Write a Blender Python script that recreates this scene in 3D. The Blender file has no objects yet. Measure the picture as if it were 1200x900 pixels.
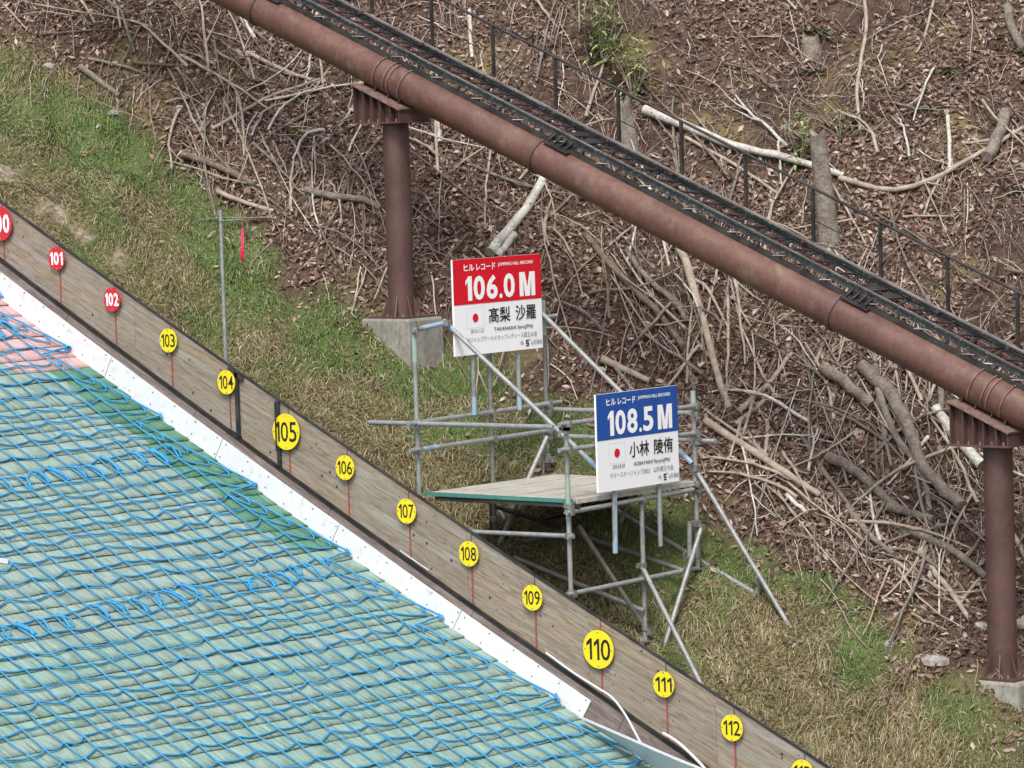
import bpy, math, random
import numpy as np
from mathutils import Vector, Matrix
random.seed(7); RNG = np.random.default_rng(11)
SC = bpy.context.scene; COL = SC.collection
R = math.radians

# ------------------------------------------------------------------ camera
FPX = 4600.0                       # focal length in pixels of a 1200 px wide frame
PSI, TH, ROLL = R(-40), R(-4), R(1.8)
_h = np.array([math.sin(PSI), math.cos(PSI), 0.0])
LOOK = np.array([_h[0]*math.cos(TH), _h[1]*math.cos(TH), math.sin(TH)])
_r0 = np.array([math.cos(PSI), -math.sin(PSI), 0.0]); _u0 = np.cross(_r0, LOOK)
RIGHT = math.cos(ROLL)*_r0 - math.sin(ROLL)*_u0
UP = np.cross(RIGHT, LOOK)
cam_d = bpy.data.cameras.new('camera'); cam = bpy.data.objects.new('camera', cam_d); COL.objects.link(cam)
cam_d.sensor_fit = 'HORIZONTAL'; cam_d.sensor_width = 36.0; cam_d.lens = FPX*36.0/1200.0
cam_d.clip_start = 0.5; cam_d.clip_end = 500.0
cam.matrix_world = Matrix(((RIGHT[0], UP[0], -LOOK[0], 0), (RIGHT[1], UP[1], -LOOK[1], 0), (RIGHT[2], UP[2], -LOOK[2], 0), (0, 0, 0, 1)))
SC.camera = cam

# ------------------------------------------------------------------ sky, sun, exposure
SUN_EL, SUN_AZ = R(52), R(150)      # azimuth measured from +y towards +x
wd = bpy.data.worlds.new('World'); SC.world = wd; wd.use_nodes = True
nt = wd.node_tree; nt.nodes.clear()
sky = nt.nodes.new('ShaderNodeTexSky'); sky.sky_type = 'NISHITA'; sky.sun_disc = False
sky.sun_elevation = SUN_EL; sky.sun_rotation = SUN_AZ; sky.dust_density = 4.0; sky.ozone_density = 1.0
hs = nt.nodes.new('ShaderNodeHueSaturation'); hs.inputs['Saturation'].default_value = 0.22   # overcast: a nearly white sky
bg = nt.nodes.new('ShaderNodeBackground'); bg.inputs['Strength'].default_value = 0.13
wo = nt.nodes.new('ShaderNodeOutputWorld')
nt.links.new(sky.outputs[0], hs.inputs['Color']); nt.links.new(hs.outputs[0], bg.inputs[0]); nt.links.new(bg.outputs[0], wo.inputs[0])
sun_d = bpy.data.lights.new('sun', 'SUN'); sun_d.energy = 1.5; sun_d.angle = R(14); sun_d.color = (1.0, 0.96, 0.9)
sun = bpy.data.objects.new('sun', sun_d); COL.objects.link(sun)
_sd = Vector((math.sin(SUN_AZ)*math.cos(SUN_EL), math.cos(SUN_AZ)*math.cos(SUN_EL), math.sin(SUN_EL)))
sun.rotation_euler = _sd.to_track_quat('Z', 'Y').to_euler()
SC.view_settings.view_transform = 'Standard'; SC.view_settings.look = 'None'
SC.view_settings.exposure = 0.78; SC.view_settings.gamma = 1.0
SC.cycles.max_bounces = 5

# ------------------------------------------------------------------ measuring helpers
def ray(px, py): return LOOK + RIGHT*(px-600)/FPX + UP*(450-py)/FPX
def on(px, py, y):
    d = ray(px, py); return d*(y/d[1])
def onx(px, py, x):
    d = ray(px, py); return d*(x/d[0])
def proj(p):
    p = np.asarray(p); d = p @ LOOK; return 600+FPX*(p @ RIGHT)/d, 450-FPX*(p @ UP)/d
YF = (42*LOOK)[1]                                   # the wooden fence stands in this plane
F_TOP = np.array([0.0029032718, -0.3217538354, -15.6339613592])
F_BOT = np.array([0.0033042738, -0.3111093665, -16.4433075208])
def zt(x): return np.polyval(F_TOP, x)
def zb(x): return np.polyval(F_BOT, x)
def zbs(x): return 2*F_BOT[0]*x+F_BOT[1]
def zm(x): return zb(x)-0.405+0.0105*(np.asarray(x)+30)   # surface of the landing hill

def _hash(ix, iy, seed):
    n = (ix.astype(np.int64)*374761393 + iy.astype(np.int64)*668265263 + seed*1442695041) & 0x7fffffff
    n = ((n ^ (n >> 13))*1274126177) & 0x7fffffff
    return ((n ^ (n >> 16)) & 0xffff)/65535.0
def vnoise(x, y, seed=0):
    x = np.asarray(x, float); y = np.asarray(y, float)
    ix = np.floor(x); iy = np.floor(y); fx = x-ix; fy = y-iy
    fx = fx*fx*(3-2*fx); fy = fy*fy*(3-2*fy)
    a = _hash(ix, iy, seed); b = _hash(ix+1, iy, seed); c = _hash(ix, iy+1, seed); d = _hash(ix+1, iy+1, seed)
    return (a*(1-fx)+b*fx)*(1-fy)+(c*(1-fx)+d*fx)*fy-0.5
def fbm(x, y, sc, oct=4, seed=0):
    v = 0; a = 1.0; x = np.asarray(x)/sc; y = np.asarray(y)/sc
    for o in range(oct):
        v = v+a*vnoise(x*2**o+17.3*o, y*2**o-9.1*o, seed+o); a *= 0.5
    return v
def sstep(a, b, t):
    t = np.clip((np.asarray(t)-a)/(b-a), 0, 1); return t*t*(3-2*t)
G_D = [0.0, 0.9, 1.3, 1.67, 2.15, 2.64, 3.2, 3.6, 5, 9, 16, 40]
G_Z = [-.30, -.30, -.22, -.07, .21, .50, .82, 1.08, 2.15, 5.5, 11.5, 30]
def zh(x, y, rough=True):                           # the bank and hillside behind the fence
    x = np.asarray(x, float); y = np.asarray(y, float); d = y-YF
    z = zb(x)+np.interp(d, G_D, G_Z)+0.04*(x+31)*sstep(1.4, 3.2, d)
    if rough:
        w = sstep(2.9, 4.6, d)
        z = z-.62*np.exp(-((x+30.42)**2+(d-3.38)**2)/.22)+.45*np.exp(-((x+22.8)**2+(d-2.7)**2)/1.0)+.12*np.exp(-((x+31.1)**2+(d-2.75)**2)/.7)
        z = z+w*(0.42*fbm(x, y, 2.6, 3, 3)+0.16*fbm(x, y, 0.55, 2, 9))+(1-w)*(0.16*fbm(x, y, 0.7, 3, 5)+.09*fbm(x, y, .26, 2, 6))*sstep(0.1, .6, d)
    return z
def hits(P):                                        # where the sight lines of photo points meet the hillside
    P = np.asarray(P, float); out = []
    for px, py in P:
        d = ray(px, py); t = np.arange(35, 75, 0.04); q = d[None]*t[:, None]
        below = (q[:, 2] < zh(q[:, 0], q[:, 1])) & (q[:, 1] > YF+0.05)
        k = int(np.argmax(below)) if below.any() else len(t)-1
        out.append(q[k])
    return np.array(out)
EDGE_PX = [(-40, 45), (0, 78), (60, 105), (130, 130), (200, 185), (260, 245), (330, 300), (400, 345), (470, 385), (560, 425), (640, 450), (720, 490), (790, 545),
           (850, 600), (920, 655), (1000, 715), (1060, 762), (1130, 792), (1200, 838), (1260, 880)]
_e = hits(EDGE_PX); _o = np.argsort(_e[:, 0]); EDGE_X = _e[_o, 0]; EDGE_D = _e[_o, 1]-YF
def edge_d(x): return np.interp(x, EDGE_X, EDGE_D)

# ------------------------------------------------------------------ object helpers
def props(o, label=None, cat=None, group=None, kind=None):
    if label: o['label'] = label
    if cat: o['category'] = cat
    if group: o['group'] = group
    if kind: o['kind'] = kind
    return o
def thing(name, loc, label, cat, group=None):
    o = bpy.data.objects.new(name, None); COL.objects.link(o); o.location = Vector(loc); o.empty_display_size = 0.2
    return props(o, label, cat, group)
def wloc(o):
    v = Vector((0, 0, 0))
    while o is not None: v += o.location; o = o.parent
    return v
def link(name, me, parent=None, loc=None):
    o = bpy.data.objects.new(name, me); COL.objects.link(o)
    if loc is not None: o.location = Vector(loc)
    if parent is not None:
        o.parent = parent; o.location = o.location-wloc(parent)
    return o
def mesh_np(name, V, quads=None, tris=None, m=None, smooth=False):
    me = bpy.data.meshes.new(name); V = np.asarray(V, np.float32)
    me.vertices.add(len(V)); me.vertices.foreach_set('co', V.ravel())
    q = np.zeros((0, 4), np.int32) if quads is None else np.asarray(quads, np.int32)
    t = np.zeros((0, 3), np.int32) if tris is None else np.asarray(tris, np.int32)
    me.loops.add(q.size+t.size); me.loops.foreach_set('vertex_index', np.concatenate([q.ravel(), t.ravel()]).astype(np.int32))
    me.polygons.add(len(q)+len(t))
    st = np.concatenate([np.arange(len(q))*4, q.size+np.arange(len(t))*3]).astype(np.int32)
    me.polygons.foreach_set('loop_start', st)
    if smooth: me.polygons.foreach_set('use_smooth', np.ones(len(q)+len(t), bool))
    me.update(calc_edges=True); me.validate()
    if m: me.materials.append(m)
    return me

class MB:
    def __init__(s): s.v = []; s.f = []; s.mi = []; s.cur = 0; s.sm = []
    def add(s, vs, fs, smooth=False):
        b = len(s.v); s.v += [tuple(float(c) for c in p) for p in vs]
        for f in fs: s.f.append(tuple(b+i for i in f)); s.mi.append(s.cur); s.sm.append(smooth)
    def hexa(s, c8): s.add(c8, [(0, 3, 2, 1), (4, 5, 6, 7), (0, 1, 5, 4), (1, 2, 6, 5), (2, 3, 7, 6), (3, 0, 4, 7)])
    def obox(s, c, ex, ey, ez, sx, sy, sz):
        c, ex, ey, ez = (np.asarray(q, float) for q in (c, ex, ey, ez)); ex = ex*sx/2; ey = ey*sy/2; ez = ez*sz/2
        s.hexa([c-ex-ey-ez, c+ex-ey-ez, c+ex+ey-ez, c-ex+ey-ez, c-ex-ey+ez, c+ex-ey+ez, c+ex+ey+ez, c-ex+ey+ez])
    def box(s, c, sx, sy, sz): s.obox(c, (1, 0, 0), (0, 1, 0), (0, 0, 1), sx, sy, sz)
    def beam(s, p, q, w, h, side=(0, 1, 0)):
        p, q, side = (np.asarray(a, float) for a in (p, q, side)); d = q-p; L = np.linalg.norm(d); d = d/L
        side = side-d*(side @ d); side = side/np.linalg.norm(side); n = np.cross(d, side)
        s.obox((p+q)/2, d, side, n, L, w, h)
    def strip(s, pts, w, h, side=(0, 1, 0)):          # a box section swept along a line
        P = np.asarray(pts, float); side = np.asarray(side, float); vs = []
        for i in range(len(P)):
            d = P[min(i+1, len(P)-1)]-P[max(i-1, 0)]; d = d/np.linalg.norm(d)
            sd = side-d*(side @ d); sd = sd/np.linalg.norm(sd); n = np.cross(d, sd)
            for a, b in ((-1, -1), (1, -1), (1, 1), (-1, 1)): vs.append(P[i]+sd*a*w/2+n*b*h/2)
        n_ = len(P); fs = [(0, 1, 2, 3), tuple(4*(n_-1)+k for k in (3, 2, 1, 0))]
        for i in range(n_-1):
            for k in range(4): fs.append((4*i+k, 4*i+4+k, 4*i+4+(k+1) % 4, 4*i+(k+1) % 4))
        s.add(vs, fs)
    def tube(s, pts, r, n=8, caps=True, jit=0.0, smooth=True):
        P = np.asarray(pts, float); m = len(P); rr = np.broadcast_to(np.asarray(r, float), (m,)); vs = []; u = None
        for i in range(m):
            d = P[min(i+1, m-1)]-P[max(i-1, 0)]; d = d/(np.linalg.norm(d)+1e-9)
            if u is None:
                u = np.cross(d, (0.31, 0.2, 0.93)); 
            u = u-d*(u @ d); u = u/(np.linalg.norm(u)+1e-9); w = np.cross(d, u)
            for k in range(n):
                a = 2*math.pi*k/n; q = rr[i]*(1+(random.uniform(-jit, jit) if jit else 0)); vs.append(P[i]+q*(math.cos(a)*u+math.sin(a)*w))
        fs = [(i*n+k, i*n+(k+1) % n, (i+1)*n+(k+1) % n, (i+1)*n+k) for i in range(m-1) for k in range(n)]
        s.add(vs, fs, smooth)
        if caps:
            s.add(vs[:n], [tuple(range(n-1, -1, -1))]); s.add(vs[-n:], [tuple(range(n))])
    def disc(s, c, e1, e2, r, n=40, off=None):
        c, e1, e2 = (np.asarray(a, float) for a in (c, e1, e2)); f = [c+r*(math.cos(2*math.pi*k/n)*e1+math.sin(2*math.pi*k/n)*e2) for k in range(n)]
        if off is None: s.add(f, [tuple(range(n))]); return
        o = np.asarray(off, float); s.add(f+[p+o for p in f], [tuple(range(n)), tuple(range(2*n-1, n-1, -1))]+[(k, n+k, n+(k+1) % n, (k+1) % n) for k in range(n)])
    def mesh(s, name, mats, origin=(0, 0, 0)):
        me = bpy.data.meshes.new(name); o = np.asarray(origin, float)
        me.from_pydata([tuple(np.asarray(p)-o) for p in s.v], [], s.f)
        for m in (mats if isinstance(mats, (list, tuple)) else [mats]): me.materials.append(m)
        me.polygons.foreach_set('material_index', s.mi); me.polygons.foreach_set('use_smooth', s.sm); me.update()
        return me
    def build(s, name, mats, parent=None, kind=None):
        o0 = wloc(parent) if parent is not None else Vector((0, 0, 0))
        o = bpy.data.objects.new(name, s.mesh(name, mats, o0)); COL.objects.link(o)
        if parent is not None: o.parent = parent
        if kind: o['kind'] = kind
        return o
    def solo(s, name, mats, label, cat, group=None):  # a thing that is one mesh
        c = np.mean(np.asarray(s.v), axis=0)
        o = bpy.data.objects.new(name, s.mesh(name, mats, c)); COL.objects.link(o); o.location = Vector(c)
        return props(o, label, cat, group)

# ------------------------------------------------------------------ materials
def mat(name, base, rough=0.7, metal=0.0, c2=None, scale=6.0, stretch=(1, 1, 1), detail=5, c3=None, fine=None, bump=0.0, bscale=40.0, lo=.38, hi=.62, island=None, spec=0.4, rot=None, translucent=0.0):
    m = bpy.data.materials.new(name); m.use_nodes = True; t = m.node_tree; b = t.nodes['Principled BSDF']
    b.inputs['Roughness'].default_value = rough; b.inputs['Metallic'].default_value = metal; b.inputs['Specular IOR Level'].default_value = spec
    b.inputs['Base Color'].default_value = (*base, 1); col = None
    g = t.nodes.new('ShaderNodeNewGeometry')
    mp = t.nodes.new('ShaderNodeMapping'); mp.inputs['Scale'].default_value = stretch
    src_v = g.outputs['Position']
    if rot:
        m0 = t.nodes.new('ShaderNodeMapping'); m0.inputs['Rotation'].default_value = rot; t.links.new(src_v, m0.inputs['Vector']); src_v = m0.outputs[0]
    t.links.new(src_v, mp.inputs['Vector'])
    def noise(sc, det, vec=mp.outputs[0]):
        n = t.nodes.new('ShaderNodeTexNoise'); n.inputs['Scale'].default_value = sc; n.inputs['Detail'].default_value = det; n.inputs['Roughness'].default_value = .62
        t.links.new(vec, n.inputs['Vector']); return n
    def mixc(f, a, bb):
        x = t.nodes.new('ShaderNodeMix'); x.data_type = 'RGBA'; t.links.new(f, x.inputs[0])
        for sock, v in ((x.inputs[6], a), (x.inputs[7], bb)):
            if isinstance(v, tuple): sock.default_value = (*v, 1)
            else: t.links.new(v, sock)
        return x.outputs[2]
    def ramp(f, a, bb):
        r = t.nodes.new('ShaderNodeMapRange'); r.inputs[1].default_value = a; r.inputs[2].default_value = bb; t.links.new(f, r.inputs[0]); return r.outputs[0]
    if island:
        cr = t.nodes.new('ShaderNodeValToRGB'); cr.color_ramp.interpolation = 'LINEAR'
        el = cr.color_ramp.elements
        while len(el) < len(island): el.new(0.5)
        for i, c in enumerate(island): el[i].position = i/(len(island)-1); el[i].color = (*c, 1)
        t.links.new(g.outputs['Random Per Island'], cr.inputs[0]); col = cr.outputs[0]
    if c2: col = mixc(ramp(noise(scale, detail).outputs[0], lo, hi), col or base, c2)
    if c3: col = mixc(ramp(noise(scale*3.7, 6).outputs[0], .55, .72), col or base, c3)
    if fine:
        n = noise(fine[0], 3); mm = t.nodes.new('ShaderNodeMix'); mm.data_type = 'RGBA'; mm.blend_type = 'MULTIPLY'; mm.inputs[0].default_value = fine[1]
        t.links.new(col, mm.inputs[6]) if col else setattr(mm.inputs[6], 'default_value', (*base, 1))
        rr = t.nodes.new('ShaderNodeValToRGB'); rr.color_ramp.elements[0].position = .3; rr.color_ramp.elements[1].position = .7
        t.links.new(n.outputs[0], rr.inputs[0]); t.links.new(rr.outputs[0], mm.inputs[7]); col = mm.outputs[2]
    if col: t.links.new(col, b.inputs['Base Color'])
    if bump:
        bn = t.nodes.new('ShaderNodeBump'); bn.inputs['Strength'].default_value = bump; bn.inputs['Distance'].default_value = .02
        t.links.new(noise(bscale, 5).outputs[0], bn.inputs['Height']); t.links.new(bn.outputs[0], b.inputs['Normal'])
    if translucent:
        b.inputs['Subsurface Weight'].default_value = 0.0
    return m
DA = math.atan(0.5)                                  # fall line of the landing hill
M = {}
M['wood'] = mat('weathered wood', (.28, .225, .168), .75, c2=(.37, .325, .27), scale=1.3, stretch=(1, 1, 13), rot=(0, -.41, 0), fine=(6, .4), c3=(.15, .105, .075), bump=.25, lo=.35, hi=.68)
M['wood_b'] = mat('weathered wood warm', (.31, .235, .16), .75, c2=(.37, .31, .24), scale=1.5, stretch=(1, 1, 14), rot=(0, -.41, 0), fine=(6, .4), c3=(.16, .11, .08), bump=.25)
M['wood_c'] = mat('weathered wood grey', (.29, .245, .195), .75, c2=(.38, .345, .295), scale=1.4, stretch=(1, 1, 13), rot=(0, -.41, 0), fine=(6, .4), bump=.25)
M['knot'] = mat('wood knot', (.05, .035, .028), .8)
M['darkwood'] = mat('damp brown board', (.15, .115, .105), .7, c2=(.25, .205, .185), scale=2, stretch=(1, 1, 10), rot=(0, -.47, 0), fine=(10, .45), bump=.3)
M['deckwood'] = mat('grey deck boards', (.44, .415, .36), .8, c2=(.55, .53, .475), scale=3, stretch=(8, .7, 1), fine=(10, .4), bump=.25)
M['black'] = mat('black painted steel', (.018, .018, .02), .4, c2=(.05, .045, .043), scale=5, fine=(40, .3), spec=.5)
M['rail'] = mat('worn black rail', (.02, .02, .024), .35, c2=(.05, .048, .05), scale=7, c3=(.22, .22, .23), bump=.1, spec=.6)
M['railtop'] = mat('bare rail top', (.30, .28, .26), .45, metal=.3, c2=(.14, .13, .125), scale=5, stretch=(.4, 1, 1))
M['rust'] = mat('red brown pipe paint', (.108, .048, .037), .5, c2=(.158, .077, .058), scale=1.1, stretch=(1, 1, .6), c3=(.20, .125, .09), fine=(16, .35), bump=.06, bscale=60, spec=.45)
M['rust_dark'] = mat('dark red brown paint', (.080, .041, .037), .5, c2=(.115, .062, .055), scale=2, fine=(30, .25), c3=(.115, .055, .048), spec=.45)
M['rust_edge'] = mat('worn brown steel edge', (.22, .14, .115), .6, c2=(.13, .08, .07), scale=12)
M['concrete'] = mat('weathered concrete', (.27, .255, .22), .9, c2=(.36, .345, .31), scale=4, stretch=(1, 1, .5), fine=(25, .4), c3=(.19, .18, .14), bump=.3)
M['white'] = mat('white plastic sheet', (.60, .61, .635), .42, c2=(.53, .545, .575), scale=2.5, c3=(.47, .465, .45), lo=.3, hi=.8)
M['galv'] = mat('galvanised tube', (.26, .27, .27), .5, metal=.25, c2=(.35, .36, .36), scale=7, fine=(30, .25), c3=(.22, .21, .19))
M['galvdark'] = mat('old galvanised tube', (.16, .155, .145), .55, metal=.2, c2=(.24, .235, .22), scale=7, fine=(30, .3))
M['bluepaint'] = mat('pale blue paint', (.22, .34, .46), .55, c2=(.28, .37, .45), scale=9, c3=(.3, .33, .36))
M['greenpaint'] = mat('green toe board paint', (.05, .21, .185), .55, c2=(.09, .25, .22), scale=8, fine=(30, .3))
M['clamp'] = mat('zinc clamp', (.40, .40, .39), .38, metal=.6, c2=(.22, .21, .2), scale=22)
M['screw'] = mat('screw head', (.2, .2, .2), .5, metal=.5)
M['yellow'] = mat('yellow disc', (.80, .64, .012), .45, c2=(.74, .59, .016), scale=5)
M['red'] = mat('red disc', (.56, .02, .03), .45, c2=(.52, .022, .035), scale=5)
M['redline'] = mat('faded red line', (.30, .045, .045), .7, c2=(.22, .09, .08), scale=15)
M['greyline'] = mat('dark grey line', (.10, .095, .09), .7)
M['ink'] = mat('black print', (.012, .012, .012), .5)
M['greyink'] = mat('grey print', (.16, .16, .17), .5)
M['paleink'] = mat('pale grey line', (.55, .58, .62), .5)
M['signwhite'] = mat('white sign face', (.80, .81, .83), .35)
M['signred'] = mat('red sign header', (.60, .008, .022), .35)
M['signblue'] = mat('blue sign header', (.015, .075, .32), .35)
M['signtext'] = mat('white print', (.84, .84, .85), .4)
M['pink'] = mat('pink tape', (.85, .03, .14), .5)
M['rope'] = mat('blue rope', (.03, .265, .53), .75, c2=(.055, .325, .58), scale=6, fine=(120, .25), bump=.3, bscale=200)
M['ropedark'] = mat('navy lashing', (.02, .10, .26), .6)
M['bark'] = mat('grey bark', (.17, .145, .12), .85, c2=(.30, .255, .215), scale=7, stretch=(1, 1, 1), fine=(40, .5), c3=(.12, .10, .085), bump=1.0, bscale=28)
M['bark_brown'] = mat('brown bark', (.15, .105, .08), .85, c2=(.24, .18, .14), scale=9, fine=(40, .5), c3=(.08, .055, .042), bump=.6, bscale=45)
M['pale'] = mat('pale dry wood', (.46, .385, .315), .8, c2=(.31, .245, .19), scale=10, fine=(40, .4), bump=.4, bscale=50)
M['birch'] = mat('white birch bark', (.62, .60, .55), .8, c2=(.42, .39, .34), scale=6, c3=(.10, .085, .07), fine=(30, .3), bump=.3)
M['cutwood'] = mat('sawn wood', (.33, .27, .20), .85, c2=(.22, .18, .14), scale=20, fine=(60, .4))
M['stone'] = mat('pale stone', (.40, .38, .35), .9, c2=(.28, .26, .23), scale=9, fine=(30, .4), bump=.4)
M['leaf'] = mat('dead leaves', (.2, .12, .08), .7, island=[(.045, .026, .02), (.10, .052, .037), (.17, .10, .07), (.25, .145, .105), (.34, .24, .18), (.10, .044, .033), (.54, .44, .37), (.15, .08, .058), (.07, .036, .027)], fine=(60, .35))
M['twig'] = mat('dry twigs', (.25, .19, .14), .8, island=[(.04, .022, .018), (.10, .055, .042), (.22, .14, .11), (.055, .03, .024), (.40, .315, .26), (.14, .085, .066), (.62, .53, .46), (.07, .037, .029)], fine=(50, .35))
M['straw'] = mat('dry grass', (.3, .24, .13), .75, island=[(.17, .115, .055), (.36, .29, .18), (.10, .065, .03), (.52, .44, .32), (.21, .18, .07), (.12, .125, .04), (.44, .36, .25), (.13, .085, .035), (.17, .185, .06)])
M['green'] = mat('green grass', (.08, .16, .03), .7, island=[(.085, .15, .035), (.13, .23, .055), (.06, .12, .03), (.18, .25, .08), (.09, .19, .05), (.22, .23, .11)])
M['fern'] = mat('fern green', (.045, .10, .03), .6, island=[(.03, .07, .025), (.06, .12, .035), (.09, .16, .05), (.045, .095, .03)])
M['bamboo'] = mat('pale bamboo grass', (.16, .24, .07), .6, island=[(.26, .37, .12), (.36, .46, .18), (.19, .29, .09), (.45, .50, .25), (.30, .40, .14)])
def mat_mats(name, a, b, c):
    return mat(name, a, .6, c2=b, scale=1.1, stretch=(1, 1.4, 1), fine=None, c3=c, lo=.3, hi=.7, spec=.3)
def streak(m, ang, k=.46):                           # bristles combed down the fall line: fine streaks
    t = m.node_tree; b = t.nodes['Principled BSDF']; src = b.inputs['Base Color'].links[0].from_socket
    g = t.nodes.new('ShaderNodeNewGeometry'); mp = t.nodes.new('ShaderNodeMapping'); mp.inputs['Scale'].default_value = (2.2, 80, 2.2)
    rn = t.nodes.new('ShaderNodeMapping'); rn.inputs['Rotation'].default_value = (0, 0, R(4))
    t.links.new(g.outputs['Position'], rn.inputs[0]); t.links.new(rn.outputs[0], mp.inputs[0])
    n = t.nodes.new('ShaderNodeTexNoise'); n.inputs['Scale'].default_value = 1; n.inputs['Detail'].default_value = 3
    t.links.new(mp.outputs[0], n.inputs['Vector'])
    r = t.nodes.new('ShaderNodeMapRange'); r.inputs[1].default_value = .3; r.inputs[2].default_value = .7; r.inputs[3].default_value = 1-k; r.inputs[4].default_value = 1.2
    t.links.new(n.outputs[0], r.inputs[0]); mx = t.nodes.new('ShaderNodeMix'); mx.data_type = 'RGBA'; mx.blend_type = 'MULTIPLY'; mx.inputs[0].default_value = 1
    t.links.new(src, mx.inputs[6]); t.links.new(r.outputs[0], mx.inputs[7]); t.links.new(mx.outputs[2], b.inputs['Base Color'])
    bn = t.nodes.new('ShaderNodeBump'); bn.inputs['Strength'].default_value = .5; bn.inputs['Distance'].default_value = .01
    t.links.new(n.outputs[0], bn.inputs['Height']); t.links.new(bn.outputs[0], b.inputs['Normal'])
    return m
M['mat'] = streak(mat_mats('pale green bristle mat', (.315, .405, .365), (.25, .345, .305), (.175, .265, .23)), DA)
M['mat_teal'] = streak(mat_mats('teal bristle mat', (.225, .355, .31), (.28, .385, .34), (.13, .235, .19)), DA)
M['mat_green'] = streak(mat_mats('green bristle mat', (.085, .225, .15), (.13, .275, .19), (.065, .175, .115)), DA)
M['mat_pink'] = streak(mat_mats('faded pink bristle mat', (.56, .33, .33), (.62, .44, .43), (.48, .27, .27)), DA)
def soil_mat():
    m = mat('forest soil and leaf litter', (.06, .031, .023), .95, c2=(.135, .085, .062), scale=5, c3=(.03, .014, .011), fine=(28, .6), bump=.9, bscale=22)
    t = m.node_tree; b = t.nodes['Principled BSDF']; src = b.inputs['Base Color'].links[0].from_socket
    g = t.nodes.new('ShaderNodeNewGeometry')
    def col_mix(fac, a, c2):
        x = t.nodes.new('ShaderNodeMix'); x.data_type = 'RGBA'; t.links.new(fac, x.inputs[0]); t.links.new(a, x.inputs[6])
        if isinstance(c2, tuple): x.inputs[7].default_value = (*c2, 1)
        else: t.links.new(c2, x.inputs[7])
        return x.outputs[2]
    def nz(sc, a, bb, det=4):
        n = t.nodes.new('ShaderNodeTexNoise'); n.inputs['Scale'].default_value = sc; n.inputs['Detail'].default_value = det; t.links.new(g.outputs['Position'], n.inputs['Vector'])
        r = t.nodes.new('ShaderNodeMapRange'); r.inputs[1].default_value = a; r.inputs[2].default_value = bb; t.links.new(n.outputs[0], r.inputs[0]); return r.outputs[0]
    src = col_mix(nz(.9, .56, .68), src, (.15, .115, .05))     # ochre clay and moss patches
    at = t.nodes.new('ShaderNodeAttribute'); at.attribute_name = 'turf'
    tc = t.nodes.new('ShaderNodeMix'); tc.data_type = 'RGBA'; t.links.new(nz(26, .42, .58, 6), tc.inputs[0]); tc.inputs[6].default_value = (.028, .024, .011, 1); tc.inputs[7].default_value = (.14, .115, .05, 1)
    src = col_mix(at.outputs['Fac'], src, tc.outputs[2])
    ag = t.nodes.new('ShaderNodeAttribute'); ag.attribute_name = 'moss'
    src = col_mix(ag.outputs['Fac'], src, (.075, .105, .028))
    ab = t.nodes.new('ShaderNodeAttribute'); ab.attribute_name = 'bare'
    bc = t.nodes.new('ShaderNodeMix'); bc.data_type = 'RGBA'; t.links.new(nz(16, .4, .62, 6), bc.inputs[0]); bc.inputs[6].default_value = (.28, .23, .18, 1); bc.inputs[7].default_value = (.13, .10, .07, 1)
    src = col_mix(ab.outputs['Fac'], src, bc.outputs[2])
    t.links.new(src, b.inputs['Base Color'])
    return m
M['soil'] = soil_mat()
M['subsoil'] = mat('dark earth under the mats', (.06, .06, .05), .95, c2=(.10, .09, .07), scale=3)

# ------------------------------------------------------------------ ground
_bare = hits([(-60, 150), (0, 200), (35, 228), (70, 258), (110, 283), (135, 300)])
def bare_mask(x, y):                                # a strip of washed out soil just above the fence
    D = np.full(np.shape(x), 9.0)
    for (ax, ay, _), (bx, by, _), in zip(_bare[:-1], _bare[1:]):
        L2 = (bx-ax)**2+(by-ay)**2; t = np.clip(((x-ax)*(bx-ax)+(y-ay)*(by-ay))/L2, 0, 1); D = np.minimum(D, np.hypot(x-ax-t*(bx-ax), (y-ay-t*(by-ay))))
    return sstep(.24, .10, D+.42*fbm(x, y, .35, 4, 77)) if False else 1-sstep(.0, .13, D-.02+.44*fbm(x, y, .28, 5, 77))
def green_w(x, d):
    f = d/edge_d(x); return sstep(.42, .66, f+.9*fbm(x, YF+d, 1.2, 3, 71))*(.25+.75*sstep(-.35, .1, fbm(x, YF+d, .9, 3, 72)+.1))*(1-sstep(.97, 1.12, f))
def turf_mask(x, y):
    d = y-YF; return 1-sstep(-.35, .35, d-edge_d(x)+0.9*fbm(x, y, .8, 4, 31))
def grid(xs, ys, zf, name, m):
    X, Y = np.meshgrid(xs, ys, indexing='ij'); Z = zf(X, Y); V = np.stack([X, Y, Z], -1).reshape(-1, 3)
    a = np.arange(len(xs)*len(ys)).reshape(len(xs), len(ys)); Q = np.stack([a[:-1, :-1], a[1:, :-1], a[1:, 1:], a[:-1, 1:]], -1).reshape(-1, 4)
    return link(name, mesh_np(name, V, Q, m=m, smooth=True)), X.ravel(), Y.ravel()
xs = np.concatenate([np.arange(-78, -44, 1.0), np.arange(-44, -14, .11), np.arange(-14, 12, 1.0)])
ys = YF+np.concatenate([np.arange(.03, 15, .11), np.arange(15, 60, 1.2)])
hill, X, Y = grid(xs, ys, zh, 'hillside', M['soil']); props(hill, kind='structure')
for nm, val in (('turf', turf_mask(X, Y)), ('moss', turf_mask(X, Y)*green_w(X, Y-YF)), ('bare', bare_mask(X, Y))):
    at = hill.data.attributes.new(nm, 'FLOAT', 'POINT'); at.data.foreach_set('value', val.astype(np.float32))
xs = np.concatenate([np.arange(-78, 12, 1.0)]); ys = YF+np.concatenate([np.arange(-60, -10, 5.0), np.arange(-10, 0, 1.0), [-.04]])
land, _, _ = grid(xs, ys, lambda x, y: zm(x)-.03, 'landing_hill', M['subsoil']); props(land, kind='structure')

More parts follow.
